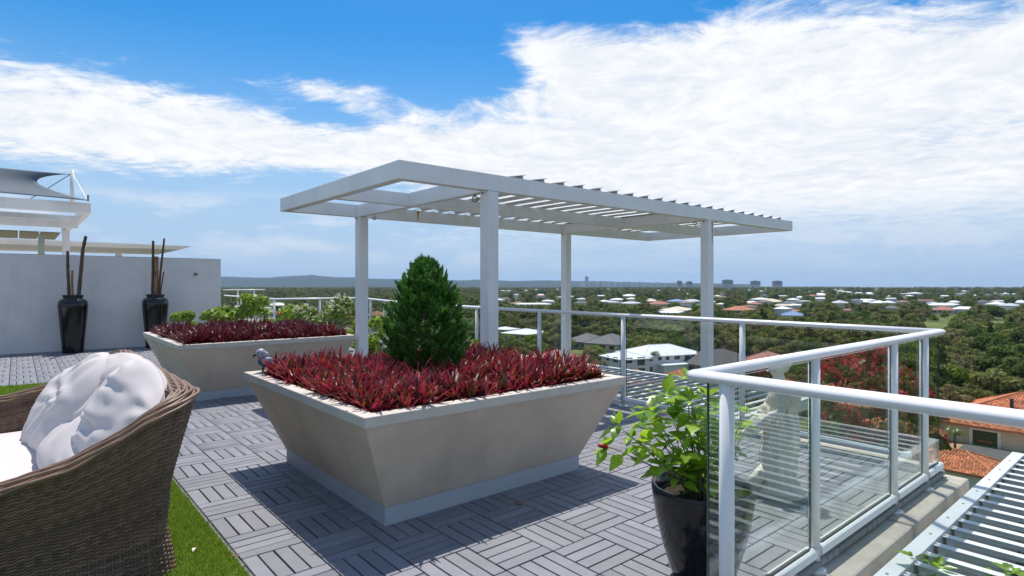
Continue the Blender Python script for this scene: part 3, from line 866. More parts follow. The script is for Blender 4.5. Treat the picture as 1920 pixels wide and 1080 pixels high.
# ---- near right: tiled houses below the terrace
big = house(0, 0, 18, 30, 'terracotta', 'cream', 'big terracotta-tiled house with an open garage at the right edge', h=2.9, tiles=True, wins=False, pos=(120.5, 12.5, 0), pitch=0.45, over=.7)
gx = -9.0
DKG = mat('garage_shade', (0.02, 0.018, 0.016), 0.9, var=.2)
def lb(nm, x0, x1, y0, y1, z0, z1, m, par): return MB().box(x0, x1, y0, y1, z0, z1).build(nm, m, par)
gd = lb('garage_shade_panel', gx - .02, gx + .1, 7.0, 10.0, 0.05, 2.3, DKG, big)  # near-black panel on the solid wall, painted shade of the garage inside
for (y0, y1) in ((6.6, 7.0), (10.0, 10.4)): lb('garage_pier', gx - .18, gx + .1, y0, y1, 0, 2.55, WALLS['white'], big)
lb('garage_lintel', gx - .16, gx + .1, 6.6, 10.4, 2.3, 2.56, WALLS['white'], big)
w1 = lb('window', gx - .05, gx + .1, 11.4, 13.4, .9, 2.1, TIM, big); lb('pane', gx - .07, gx + .1, 11.5, 13.3, 1.0, 2.0, WIN, w1)
lb('vent_stack', -4.2, -3.8, 6, 6.4, 5.5, 6.9, mat('vent', (.05, .05, .05)), big)
# car in the garage
car = thing('parked_car', 'dark red car standing inside the open garage', 'car', (113.6, 21.0, GZ))
CR = mat('red_car_paint', (0.25, 0.03, 0.02), .3)
mb = MB()
sec = [(-2.1, .35), (2.1, .35), (2.15, .75), (1.4, .9), (.8, 1.4), (-1.1, 1.42), (-1.8, .95), (-2.15, .85)]
mb.loft([[(x, -.85, z) for x, z in sec], [(x, .85, z) for x, z in sec]]).build('body', CR, car, bevel=.08)
for (x, y) in ((-1.3, -.8), (-1.3, .8), (1.3, -.8), (1.3, .8)):
    MB().tube([(x, y - .1, .33), (x, y + .1, .33)], .33, 14).build('wheel', M['gasket'], car)
MB().box(-1.62, -1.1, -.7, .7, .98, 1.34).build('windscreen', WIN, car)
h2 = house(0, 0, 16, 17, 'terracotta', 'brick', 'terracotta-tiled brick house left of the open garage', h=2.9, tiles=True, pos=(121, 42, 0), pitch=.45)
house(0, 0, 9, 10, 'terracotta', 'cream', 'small terracotta-tiled outbuilding beside the brick driveway', h=2.4, tiles=True, pos=(100, 29.5, 0), pitch=.45, wins=False)
house(0, 0, 7, 9, 'terracotta', 'white', 'low terracotta-tiled roof nearest the terrace corner', h=2.4, tiles=True, pos=(88, 19.4, 0), pitch=.4, wins=False)
# brick driveway, grey flat-roofed shed
DRV = mat('brick_paving', (0.42, 0.24, 0.15), .9, var=.15, vscale=1.2)
tag(MB().box(-12, 4, -7, 7, 0, .02).build('driveway', DRV), kind='structure').location = (106.5, 19.5, GZ + .01)
sh = thing('flat_roofed_shed', 'grey flat-roofed block in front of the brick driveway', 'shed', (94.2, 17.2, GZ))
MB().box(-3.4, 3.4, -3.2, 3.2, 0, 2.6).build('wall', WALLS['grey'], sh)
MB().box(-3.6, 3.6, -3.4, 3.4, 2.6, 2.85).build('roof', ROOF['dark'], sh)
MB().box(-3.65, -3.6, -3.4, 3.4, 2.55, 3.15).build('parapet', WALLS['grey'], sh)

# ---- middle distance, left to right
house(985, 636, 17, 15, 'white', 'cream', 'broad white-roofed cream house behind the near pergola post', h=3.0, pitch=.22, rz=.2)
house(948, 628, 9, 10, 'white', 'white', 'white-roofed house partly behind the near pergola post', h=3, pitch=.2, rz=.2)
house(1102, 652, 14, 14, 'grey', 'grey', 'grey hip-roofed house beside the third pergola post', h=2.8, rz=.3)
house(1145, 655, 17, 14, 'grey', 'cream', 'wide grey hip-roofed house left of the white-roofed house', h=2.8, rz=.25, pitch=.42)
wh = house(1236, 694, 20, 13, 'white', 'white', 'white two-storey house with a bright white hip roof', h=5.0, rz=-.30, pitch=.34)
house(1172, 702, 9, 10, 'white', 'white', 'white wing left of the bright white house', h=4.8, rz=-.30, pitch=.3)
house(1262, 700, 10, 5, 'white', 'white', 'low white garage in front of the bright white house', h=2.8, rz=-.3, pitch=.1, wins=False)
house(1340, 695, 22, 15, 'dark', 'brick', 'dark brown hip-roofed house behind the fourth pergola post', h=2.8, rz=-.2, pitch=.42)
house(1436, 697, 16, 13, 'rose', 'cream', 'rose-red hip-roofed house above the near railing corner', h=2.8, rz=.15, pitch=.42)
house(1450, 760, 15, 14, 'terracotta', 'cream', 'terracotta-tiled house seen behind the statue head', h=2.8, rz=.1, pitch=.42, tiles=True)
house(1275, 742, 14, 12, 'terracotta', 'cream', 'terracotta-tiled roof below the bright white house', h=2.8, rz=.1, pitch=.42, tiles=True)
house(1195, 738, 11, 11, 'terracotta', 'cream', 'small terracotta pyramid roof below the white wing', h=2.6, rz=.1, pitch=.45, tiles=True)
house(1044, 690, 13, 12, 'rose', 'cream', 'rose-red roof left of the third pergola post', h=2.8, rz=.1)
house(575, 604, 17, 15, 'brown', 'cream', 'brown-roofed house beside the white-flowering bush', h=2.8, rz=.3)
house(556, 588, 22, 13, 'white', 'white', 'long white roof left of the white-flowering bush', h=2.8, rz=.3, pitch=.2)
house(520, 577, 20, 14, 'white', 'white', 'white pitched roof beyond the far railing corner', h=2.8, rz=-.4, pitch=.35)
house(490, 584, 22, 12, 'silver', 'white', 'pale silver roof left of the far railing corner', h=2.8, rz=.2, pitch=.2)
house(450, 580, 16, 12, 'white', 'white', 'white roof just right of the grey wall end', h=2.8, rz=.2, pitch=.2)
house(707, 598, 15, 14, 'terracotta', 'brick', 'terracotta roof between the left pergola post and the conifer', h=2.8, rz=.2)
house(1000, 575, 40, 16, 'white', 'white', 'long white roof above the railing right of the near post', h=3, rz=-.7, pitch=.15)
house(972, 574, 18, 16, 'brown', 'cream', 'brown roof in front of the long white roof', h=3, rz=-.7, pitch=.3)
house(1268, 588, 36, 22, 'cream', 'cream', 'large cream-roofed building left of the fourth pergola post', h=3.5, rz=.4, pitch=.22)
house(1255, 592, 26, 18, 'white', 'white', 'white-roofed building below the large cream roof', h=3, rz=.4, pitch=.2)
house(1236, 575, 22, 18, 'rose', 'cream', 'orange-red roof left of the large cream roof', h=3, pitch=.4)
house(1268, 569, 30, 18, 'blue', 'white', 'blue roof above the large cream roof', h=3, rz=.2, pitch=.3)
house(1298, 569, 30, 18, 'silver', 'white', 'silver roof beside the blue roof left of the fourth post', h=3, rz=.2, pitch=.3)
house(1182, 573, 30, 20, 'silver', 'white', 'silver-white roof between the third and fourth posts', h=3, rz=.2, pitch=.2)
house(1180, 559, 34, 20, 'white', 'white', 'white house standing beside a dark round tree', h=4.5, rz=.2, pitch=.3)
house(1385, 587, 30, 18, 'terracotta', 'cream', 'orange roof right of the fourth pergola post', h=3, rz=.1, pitch=.35)
house(1470, 590, 24, 18, 'terracotta', 'cream', 'orange roof left of the bright blue roof', h=3, rz=.1, pitch=.35)
house(1486, 598, 22, 14, 'blue', 'white', 'bright blue roof above the long railing', h=3, rz=.4, pitch=.4)
house(1445, 571, 44, 22, 'cream', 'cream', 'cream-roofed building near the three distant blocks', h=4, rz=.3, pitch=.3)
house(1425, 566, 40, 22, 'white', 'white', 'long white roof behind the cream-roofed building', h=4, rz=.3, pitch=.2)
house(1620, 571, 34, 20, 'white', 'cream', 'white-roofed house among the trees above the long railing', h=3.5, rz=.1, pitch=.3)
house(1648, 573, 28, 18, 'white', 'white', 'second white-roofed house among the trees above the long railing', h=3.5, rz=.3, pitch=.3)
house(1768, 587, 26, 18, 'rose', 'cream', 'red-roofed house right of the far railing corner', h=3, rz=.1, pitch=.35)
house(1775, 577, 36, 18, 'white', 'white', 'white roof behind the red-roofed house at the right', h=3.5, rz=.1, pitch=.2)
house(1868, 576, 24, 18, 'white', 'white', 'small white roof in the dark trees at the right', h=3.5, rz=.1, pitch=.3)
house(1715, 554, 50, 25, 'white', 'white', 'white block below the flat grey buildings at the right', h=5, pitch=.2)
# scattered far roofs
rs = random.Random(21)
RC = ['white', 'white', 'silver', 'silver', 'cream', 'white', 'grey', 'rose', 'brown', 'white']
for k in range(122):
    px = rs.uniform(900, 1920) if k < 72 else rs.uniform(1500, 1920)
    py = HOR + 6 + 34 * rs.random() ** 1.7 + 3
    if 72 <= k < 92: py = rs.uniform(547, 556)
    if k >= 92: px = rs.uniform(1060, 1920); py = rs.uniform(556, 592)
    if px < 1250 and py > 575: py = 566
    rc = rs.choice(RC)
    house(px, py, rs.uniform(11, 26) * (.75 if k >= 92 else 1), rs.uniform(9, 15), rc, rs.choice(['white', 'cream', 'white']), 'small %s-roofed house far off among the trees' % rc,
          h=rs.uniform(3, 6), rz=rs.uniform(0, PI), pitch=rs.uniform(.15, .4), wins=False, group='%s-roofed houses far off among the trees' % rc, name='distant_house')

# ------------------------------------------------------------------ distant blocks and skyline
def block(px, y0, wpx, hpx, d, col, label, group=None, dep=25, floors=0):
    m = bpy.data.materials.get('block_%s' % col[0]) or mat('block_%s' % col[0], col[1], .8, var=.06, vscale=.01)
    p = far(px, d); wdt = wpx * d / FPX; h = (y0 - (y0 - hpx)) * d / FPX
    z0 = CAM_H - (y0 - HOR) * d / FPX
    t = thing('tower_block', label, 'building', (p.x, p.y, GZ), YAW - PI / 2 + random.Random(int(px)).uniform(-.3, .3), group)
    zt = z0 + h - GZ
    MB().box(-wdt / 2, wdt / 2, -dep / 2, dep / 2, 0, zt).build('wall', m, t)
    MB().box(-wdt / 5, wdt / 5, -dep / 5, dep / 5, zt, zt + 3.5).build('plant_room', m, t)
    if floors:
        for s in range(floors):
            z = zt - 2.6 - s * 3.3
            MB().box(-wdt / 2 - .3, wdt / 2 + .3, -dep / 2 - .3, -dep / 2 + .2, z, z + 1.7).build('window_band', WIN, t)
    return t
block(1364, 538, 18, 13, 3300, ('brown', (0.42, 0.41, 0.41)), 'boxy distant block nearest the fourth pergola post', floors=7)
block(1416, 538, 17, 11, 3300, ('pale', (0.48, 0.48, 0.48)), 'middle of the three boxy distant blocks on the horizon', floors=6)
block(1457, 538, 16, 11, 3300, ('mid', (0.38, 0.39, 0.40)), 'rightmost of the three boxy distant blocks on the horizon', floors=6)
block(1274, 538, 9, 11, 3500, ('grey', (0.36, 0.38, 0.40)), 'grey distant block left of the fourth pergola post', floors=6)
block(1292, 538, 10, 10, 3500, ('grey', (0.36, 0.38, 0.40)), 'second grey distant block left of the fourth pergola post', floors=5)
for (px, w_) in ((1702, 24), (1730, 30), (1762, 22), (1790, 34), (1835, 28)):
    block(px, 548, w_, 7 + (px % 3), 2600, ('mid', (0.38, 0.39, 0.40)), 'low flat grey building by the sea at the right', 'low flat buildings by the sea', floors=2)
for k in range(46):
    u = k / 45
    px = 1082 + 168 * u + rs.uniform(-4, 4)
    hh = rs.uniform(3, 8) * (1 - 0.45 * u)
    lab = 'small tower of the hazy skyline on the horizon'; gr = 'hazy skyline towers'
    block(px, 534, rs.uniform(3, 7), hh, 7000, ('sky%d' % (k % 3), ((0.42, 0.43, 0.45), (0.55, 0.55, 0.55), (0.32, 0.34, 0.37))[k % 3]), lab, gr, dep=40)
block(1100, 534, 4.5, 15.5, 7000, ('sky2', (0.32, 0.34, 0.37)), 'tallest tower of the hazy skyline on the horizon', dep=40)

# ------------------------------------------------------------------ lawns and a road
LAWN = mat('lawn_grass', (0.125, 0.175, 0.05), .95, var=.18, vscale=.12, spec=.1)
LAWNS = []
def lawn(px, py, a, b_):
    p = at(px, py, GZ); n = 22; r_ = random.Random(int(px))
    vs = [(0, 0, 0)] + [(a * math.cos(2 * PI * k / n) * r_.uniform(.8, 1.1), b_ * math.sin(2 * PI * k / n) * r_.uniform(.8, 1.1), 0) for k in range(n)]
    o = MB().add(vs, [(0, 1 + k, 1 + (k + 1) % n) for k in range(n)]).build('lawn', LAWN); o.location = (p.x, p.y, GZ + .05)
    o.rotation_euler = (0, 0, YAW - PI / 2)
    tag(o, kind='structure'); LAWNS.append((p.x, p.y, max(a, b_)))
for a in ((1752, 609, 9, 26), (1868, 604, 10, 18), (1690, 640, 9, 14), (1805, 648, 10, 15), (1640, 628, 9, 12), (1300, 698, 8, 8), (1395, 642, 10, 16), (545, 572, 60, 90), (470, 570, 60, 90), (1800, 655, 12, 16)): lawn(*a)
ROAD = mat('road_asphalt', (0.16, 0.15, 0.145), .9, var=.15, vscale=.5)
def strip(name, pts, wd, m, z):
    pts = [at(px, py, GZ) for px, py in pts]; vs = []
    for i, p in enumerate(pts):
        d = (pts[min(i + 1, len(pts) - 1)] - pts[max(i - 1, 0)]).normalized(); n_ = Vector((-d.y, d.x, 0))
        vs += [p + n_ * wd / 2, p - n_ * wd / 2]
    vs = [(v.x, v.y, GZ + z) for v in vs]
    tag(MB().add(vs, [(2 * i, 2 * i + 1, 2 * i + 3, 2 * i + 2) for i in range(len(pts) - 1)]).build(name, m), kind='structure')
strip('road', [(1380, 668), (1450, 664), (1560, 655), (1700, 640), (1920, 628)], 6, ROAD, .09)
strip('path', [(1730, 596), (1790, 600), (1850, 594), (1950, 592)], 5, mat('path_gravel', (.4, .35, .27), .95, var=.1), .10)

# ------------------------------------------------------------------ trees
rng = np.random.default_rng(5)
def crown_mesh(name, seed, n_leaf, R, H, base, lobes, size, flat=1.0, gap=0.0, conical=False):
    """leaf clumps scattered over the surface of many small lobes"""
    g = np.random.default_rng(seed)
    cs = []
    for k in range(lobes):
        u = g.random(); a = g.random() * 2 * PI
        if conical: zf = u ** .8; rr = R * (1 - zf) * (0.45 + .5 * g.random()); lr = R * (0.18 + .22 * (1 - zf))
        else:
            zf = g.random(); env = math.sqrt(max(0.0, 1 - (2 * zf - 0.85) ** 2 / 1.4)); rr = R * env * math.sqrt(g.random()) * .82; lr = R * g.uniform(.22, .42)
        cs.append((rr * math.cos(a), rr * math.sin(a), base + zf * (H - base - lr * .6), lr))
    cs = np.array(cs)
    wts = cs[:, 3] ** 2; wts /= wts.sum()
    idx = g.choice(lobes, n_leaf, p=wts)
    nrm = g.normal(size=(n_leaf, 3)); nrm /= np.linalg.norm(nrm, axis=1)[:, None]
    nrm[:, 2] = np.where(nrm[:, 2] < -.35, -nrm[:, 2], nrm[:, 2])
    rad = cs[idx, 3] * (1 - .45 * g.random(n_leaf) ** 2)
    pos = cs[idx, :3] + nrm * rad[:, None] * np.array([1, 1, flat])
    nn = nrm + g.normal(size=(n_leaf, 3)) * .55; nn /= np.linalg.norm(nn, axis=1)[:, None]
    tt = np.cross(nn, g.normal(size=(n_leaf, 3))); tt /= np.linalg.norm(tt, axis=1)[:, None]; bb = np.cross(nn, tt)
    s = size * g.uniform(.55, 1.25, n_leaf)[:, None]
    q = np.stack([pos - tt * s - bb * s * .35, pos + tt * s * .2 - bb * s * .9, pos + tt * s + bb * s * .25, pos - tt * s * .1 + bb * s * .8], axis=1)
    me = np_mesh(name, q.reshape(-1, 3), np.arange(n_leaf * 4).reshape(-1, 4))
    return me, cs
def trunk_mesh(name, seed, cs, base, r0):
    g = random.Random(seed); mb = MB(); top = Vector((g.uniform(-.2, .2), g.uniform(-.2, .2), base + .6))
    mb.tube([(0, 0, -.3), (g.uniform(-.1, .1), g.uniform(-.1, .1), base * .5), top], [r0 * 1.25, r0, r0 * .75], 7)
    for c in g.sample(list(cs), min(6, len(cs))):
        e = Vector(c[:3]); mid = (top + e) / 2 + Vector((g.uniform(-.3, .3), g.uniform(-.3, .3), -.2))
        mb.tube([top - Vector((0, 0, .3)), mid, e], [r0 * .55, r0 * .35, r0 * .12], 5)
    return mb.mesh(name)
BARK = mat('bark', (0.12, 0.095, 0.07), .95, var=.3, vscale=3)
def fol(name, stops): return leafmat(name, stops, trans=0.42, rough=.6, spec=.08, mode='both', var=.3)
FOL = {'dark': fol('dark_foliage', [(0.0, (.070, .108, .026)), (.5, (.100, .150, .032)), (1, (.135, .190, .040))]),
       'olive': fol('olive_foliage', [(0.0, (.165, .180, .055)), (.5, (.215, .230, .070)), (1, (.265, .275, .090))]),
       'green': fol('green_foliage', [(0.0, (.145, .210, .030)), (.5, (.205, .290, .040)), (1, (.270, .350, .055))]),
       'brown': fol('brownish_foliage', [(0.0, (.200, .180, .090)), (.5, (.245, .220, .105)), (1, (.290, .255, .130))])}
KINDS = []
for i, (fk, R, H, base, lobes, size, nl, flat, con, lab) in enumerate([
        ('dark', 4.6, 9.0, 2.2, 26, .34, 2600, .8, False, 'dark round-crowned tree growing among the houses below'),
        ('olive', 4.4, 10.0, 3.0, 22, .32, 2300, .75, False, 'olive-green gum tree growing among the houses below'),
        ('green', 4.0, 7.5, 1.6, 22, .32, 2200, .85, False, 'fresh green bushy tree growing among the houses below'),
        ('olive', 5.2, 8.0, 2.6, 26, .34, 2500, .6, False, 'broad flat-topped olive tree growing among the houses below'),
        ('dark', 2.6, 11.0, 1.5, 26, .32, 1900, .8, True, 'dark conical tree growing among the houses below'),
        ('brown', 4.2, 8.5, 2.6, 18, .30, 1700, .7, False, 'thin brownish tree growing among the houses below'),
        ('green', 3.0, 4.6, 0.5, 16, .28, 1500, .9, False, 'low leafy green bush tree among the houses below')]):
    me, cs = crown_mesh('crown', 100 + i, nl, R, H, base, lobes, size, flat, conical=con)
    me.materials.append(FOL[fk]); tm = trunk_mesh('trunk', 200 + i, cs, base, .22); tm.materials.append(BARK)
    KINDS.append((me, tm, lab, R, H))
hx = np.array([[h[0], h[1], h[2], h[3]] for h in HOUSES])
hproj = [(proj((h[0], h[1], GZ + h[3] * .8)), h[2]) for h in HOUSES]
for (lx, ly, lr) in LAWNS[:2]: hproj.append((proj((lx, ly, GZ)), lr * .40))
def blocked(x, y, R, H):
    d2 = np.hypot(hx[:, 0] - x, hx[:, 1] - y)
    if (d2 < hx[:, 2] * .9 + R * .55).any(): return True
    for (lx, ly, lr) in LAWNS:
        if math.hypot(lx - x, ly - y) < lr * .95: return True
    p = proj((x, y, GZ)); top = proj((x, y, GZ + H))[1]
    rp = R * FPX / p[2]
    for ((hpx, hpy, hd), hr) in hproj:      # do not stand right in the sight line of a roof
        if p[2] < hd and abs(p[0] - hpx) < hr * FPX / hd * .85 + rp * .5 and top < hpy + .0 and p[2] > hd - 1.1 * H * hd / 24: return True
    # driveway and garage front
    if 88 < x < 112 and 10 < y < 30: return True
    if x > 84 and x < 112 and abs(y - 0.2 * x) < 4.5: return True
    if x < 75 and math.hypot(x, y) < 62: return True
    return False
rs = random.Random(77)
spots = []
d = 68.0
while d < 5200:
    sp = 7.4 if d < 420 else min(7.4 + (d - 420) * 0.012, 27)
    span = 1060 / FPX
    tt = -span
    while tt < span:
        t2 = tt + rs.uniform(-.45, .45) * sp / d; dd = d + rs.uniform(-.45, .45) * sp
        tt += sp / d
        p = (FWD + RGT * t2) * dd
        if dd > 4100 and 960 + t2 * FPX > 1600: continue
        cl_ = mnoise.noise(Vector((p.x * .008, p.y * .008, 1.7))) if dd < 1500 else 1
        if rs.random() < (0.08 if cl_ > -.15 else .25): continue
        k = rs.choices(range(7), weights=(5, 6, 3, 5, 1.2, 3, 2.0 if dd < 400 else .4))[0]
        if dd > 600 and 960 + t2 * FPX < 1000: k = rs.choices(range(7), weights=(2, 7, 1, 5, .3, 5, 0))[0]
        s = rs.uniform(.75, 1.25) * (1.0 if dd < 500 else min(1 + (dd - 500) * .0007, 1.9)); 
        zs = s if dd < 900 else s * max(.55, 1 - (dd - 900) * .0002)
        if blocked(p.x, p.y, KINDS[k][3] * s, KINDS[k][4] * zs): continue
        spots.append((dd, p.x, p.y, k, s, zs, rs.uniform(0, 2 * PI)))
    d += sp * .92
# the same woods go on beyond the right edge of the view
d = 60.0
while d < 700:
    sp = 8.5
    a_ = math.radians(-60)
    while a_ < math.radians(8.4):
        a2 = a_ + rs.uniform(-.45, .45) * sp / d; dd = d + rs.uniform(-.45, .45) * sp; a_ += sp / d
        x, y = dd * math.cos(a2), dd * math.sin(a2)
        if (FWD.x * x + FWD.y * y) > 5 and abs((RGT.x * x + RGT.y * y) / (FWD.x * x + FWD.y * y)) < 1060 / FPX: continue
        k = rs.choices(range(7), weights=(5, 6, 3, 5, 1.2, 3, 1))[0]
        if rs.random() < .12 or (100 < x < 135 and -5 < y < 32): continue
        spots.append((dd, x, y, k, rs.uniform(.75, 1.25), rs.uniform(.75, 1.2), rs.uniform(0, 6.28)))
    d += sp * .92
def lim(px): return 625 if px < 900 else (700 if px < 1290 else (760 if px < 1700 else 960))
def vis(s):
    q = proj((s[1], s[2], GZ + KINDS[s[3]][4] * s[5] * .8)); return -40 < q[0] < 1960 and q[1] < lim(q[0])
near = [s for s in spots if s[0] < 900 and FWD.x * s[1] + FWD.y * s[2] > 20 and vis(s)]
near.sort(key=lambda s: s[0] / s[4])
ind = near[:300]; inds = set(id(s) for s in ind)
CUT = (' behind', ' beside', ' left', ' right', ' above', ' below', ' partly', ' in front', ' seen', ' among', ' near', ' between', ' beyond', ' just', ' at the', ' with')
def tree_label(x, y, kind):
    """say which house the tree stands by"""
    q = proj((x, y, GZ)); best = None
    for (hx_, hy_, hr, hl) in NAMED:
        dd = math.hypot(hx_ - x, hy_ - y) - hr
        if best is None or dd < best[0]: best = (dd, hx_, hy_, hr, hl)
    dd, hx_, hy_, hr, hl = best; hq = proj((hx_, hy_, GZ)); hw_ = hr * FPX / hq[2]
    short = hl
    cuts = [short.find(c) for c in CUT if short.find(c) > 8]
    if len(hl.split()) > 9 and cuts: short = short[:min(cuts)]
    rel = 'left of' if q[0] < hq[0] - hw_ else ('right of' if q[0] > hq[0] + hw_ else ('behind' if q[2] > hq[2] else 'in front of'))
    if dd > 45: rel = 'well ' + rel
    lab = '%s %s the %s' % (kind.split(' growing')[0].split(' among')[0], rel, short)
    if len(lab.split()) > 16 and cuts: lab = '%s %s the %s' % (kind.split(' growing')[0].split(' among')[0], rel, hl[:min(cuts)])
    return lab
protos = {}
for s in ind:
    k = s[3]
    t = empty('tree', (s[1], s[2], GZ), s[6]); t.scale = (s[4], s[4], s[5])
    lab = tree_label(s[1], s[2], KINDS[k][2])
    tag(t, lab, 'tree', lab[:60])
    for nm, me in (('crown', KINDS[k][0]), ('trunk', KINDS[k][1])):
        o = bpy.data.objects.new(nm, me); COL.objects.link(o); o.parent = t
# the rest: one wooded mass
pc = bpy.data.collections.new('tree_kinds')
for i, (me, tm, lab, R, H) in enumerate(KINDS):
    o = bpy.data.objects.new('kind_%d' % i, me); pc.objects.link(o)
rest = [s for s in spots if id(s) not in inds]
wm = bpy.data.meshes.new('far_wood')
wm.from_pydata([(s[1], s[2], GZ) for s in rest], [], [])
for nm, vals in (('scl', [(s[4], s[4], s[5]) for s in rest]), ('rot', [(0, 0, s[6]) for s in rest])):
    a = wm.attributes.new(nm, 'FLOAT_VECTOR', 'POINT'); a.data.foreach_set('vector', np.array(vals, dtype=np.float32).ravel())
a = wm.attributes.new('kd', 'INT', 'POINT'); a.data.foreach_set('value', np.array([s[3] for s in rest], dtype=np.int32))
wood = tag(link('far_wood', wm, None), 'dense olive woodland stretching to the horizon behind the terrace', 'woodland', kind='stuff')
ng = bpy.data.node_groups.new('scatter', 'GeometryNodeTree')
ng.interface.new_socket('Geometry', in_out='INPUT', socket_type='NodeSocketGeometry')
ng.interface.new_socket('Geometry', in_out='OUTPUT', socket_type='NodeSocketGeometry')
gi = ng.nodes.new('NodeGroupInput'); go = ng.nodes.new('NodeGroupOutput')
ci = ng.nodes.new('GeometryNodeCollectionInfo'); ci.inputs['Collection'].default_value = pc; ci.inputs['Separate Children'].default_value = True; ci.inputs['Reset Children'].default_value = True
ip = ng.nodes.new('GeometryNodeInstanceOnPoints'); ip.inputs['Pick Instance'].default_value = True
def attr(nm, tp):
    n_ = ng.nodes.new('GeometryNodeInputNamedAttribute'); n_.data_type = tp; n_.inputs[0].default_value = nm; return n_.outputs[0]
ng.links.new(gi.outputs[0], ip.inputs['Points']); ng.links.new(ci.outputs[0], ip.inputs['Instance'])
ng.links.new(attr('scl', 'FLOAT_VECTOR'), ip.inputs['Scale']); ng.links.new(attr('rot', 'FLOAT_VECTOR'), ip.inputs['Rotation']); ng.links.new(attr('kd', 'INT'), ip.inputs['Instance Index'])
ng.links.new(ip.outputs[0], go.inputs[0])
md = wood.modifiers.new('scatter', 'NODES'); md.node_group = ng
print('TREES', len(spots), len(ind), len(rest), 'far individual', ind[-1][0] if ind else 0)

# palms
PALM = leafmat('palm_frond', [(0, (.07, .11, .012)), (1, (.16, .19, .02))], trans=.35, rough=.4)
def palm(px, py, h, label, d=None):
    p = at(px, py, GZ); t = thing('palm_tree', label, 'palm', (p.x, p.y, GZ))
    g = random.Random(int(px)); MB().tube([(0, 0, -.2), (.1, .05, h * .5), (.15, .1, h)], [.2, .15, .12], 8).build('trunk', BARK, t)
    for k in range(18):
        a = 2 * PI * k / 18 + g.uniform(-.2, .2); e = g.uniform(.1, 1.1); L = g.uniform(1.5, 2.1)
        pts = []
        for i in range(7):
            f = i / 6; r_ = L * f * math.cos(e * (1 - .3 * f)); z = h + L * (math.sin(e) * f - .85 * f * f)
            pts.append(Vector((.15 + r_ * math.cos(a), .1 + r_ * math.sin(a), z)))
        mb = MB()
        side = Vector((-math.sin(a), math.cos(a), 0))
        for i in range(6):
            for j in range(3):
                q = pts[i].lerp(pts[i + 1], j / 3); dr = (pts[i + 1] - pts[i]).normalized(); ln = .5 * (1 - abs(i / 6 - .4))
                for s in (-1, 1):
                    e2 = q + side * s * ln + dr * .2 - Vector((0, 0, .16)); mb.add([q - dr * .05, q + dr * .07, e2], [(0, 1, 2)])
        mb.build('frond', PALM, t)
palm(1791, 850, 3.4, 'bright palm in front of the open garage')
palm(1228, 702, 6.0, 'palm in front of the bright white house')
palm(1808, 905, 2.6, 'yellow-green palm nearest the terrace corner')

# ------------------------------------------------------------------ air
hb = MB().box(-15400, 15400, -15400, 15400, GZ - 1, 260).build('haze', None)
HZ = bpy.data.materials.new('haze_air'); HZ.use_nodes = True
t = NT(HZ.node_tree); t.n.remove(t.n['Principled BSDF'])
pv = t.add('ShaderNodeVolumePrincipled', inp={'Color': (0.55, 0.75, 1.0, 1), 'Density': 0.00006, 'Anisotropy': 0.1})
t.l.new(pv.outputs[0], t.n['Material Output'].inputs['Volume'])
hb.data.materials.append(HZ)
tag(hb, kind='stuff')
# ================================================================== planting
def strap_leaves(base, az, tilt, L, W, bend, g, fold=0.35):
    """many V-folded strap leaves at once; arrays of n -> verts (n,10,3), tris (n,12,3)"""
    n = len(L)
    st = np.array([0.0, .35, .72]); wd = np.array([.75, 1.0, .72])
    ca, sa = np.cos(az), np.sin(az)
    out = np.stack([ca, sa, np.zeros(n)], 1); side = np.stack([-sa, ca, np.zeros(n)], 1); up = np.array([0, 0, 1.0])
    vs = np.zeros((n, 10, 3))
    def spine(f):
        th = tilt + bend * f
        return base + (L * f)[:, None] * (np.sin(th)[:, None] * out + np.cos(th)[:, None] * up), th
    for i, (f, w_) in enumerate(zip(st, wd)):
        p, th = spine(f)
        nrm = -np.cos(th)[:, None] * out + np.sin(th)[:, None] * up
        hw_ = (W * w_ * .5)[:, None]
        vs[:, i * 3] = p - side * hw_ + nrm * hw_ * fold
        vs[:, i * 3 + 1] = p
        vs[:, i * 3 + 2] = p + side * hw_ + nrm * hw_ * fold
    vs[:, 9] = spine(1.0)[0]
    tr = []
    for i in range(2):
        a = i * 3
        for j in range(2): tr += [(a + j, a + j + 1, a + j + 4), (a + j, a + j + 4, a + j + 3)]
    tr += [(6, 7, 9), (7, 8, 9)]
    return vs, np.array(tr)

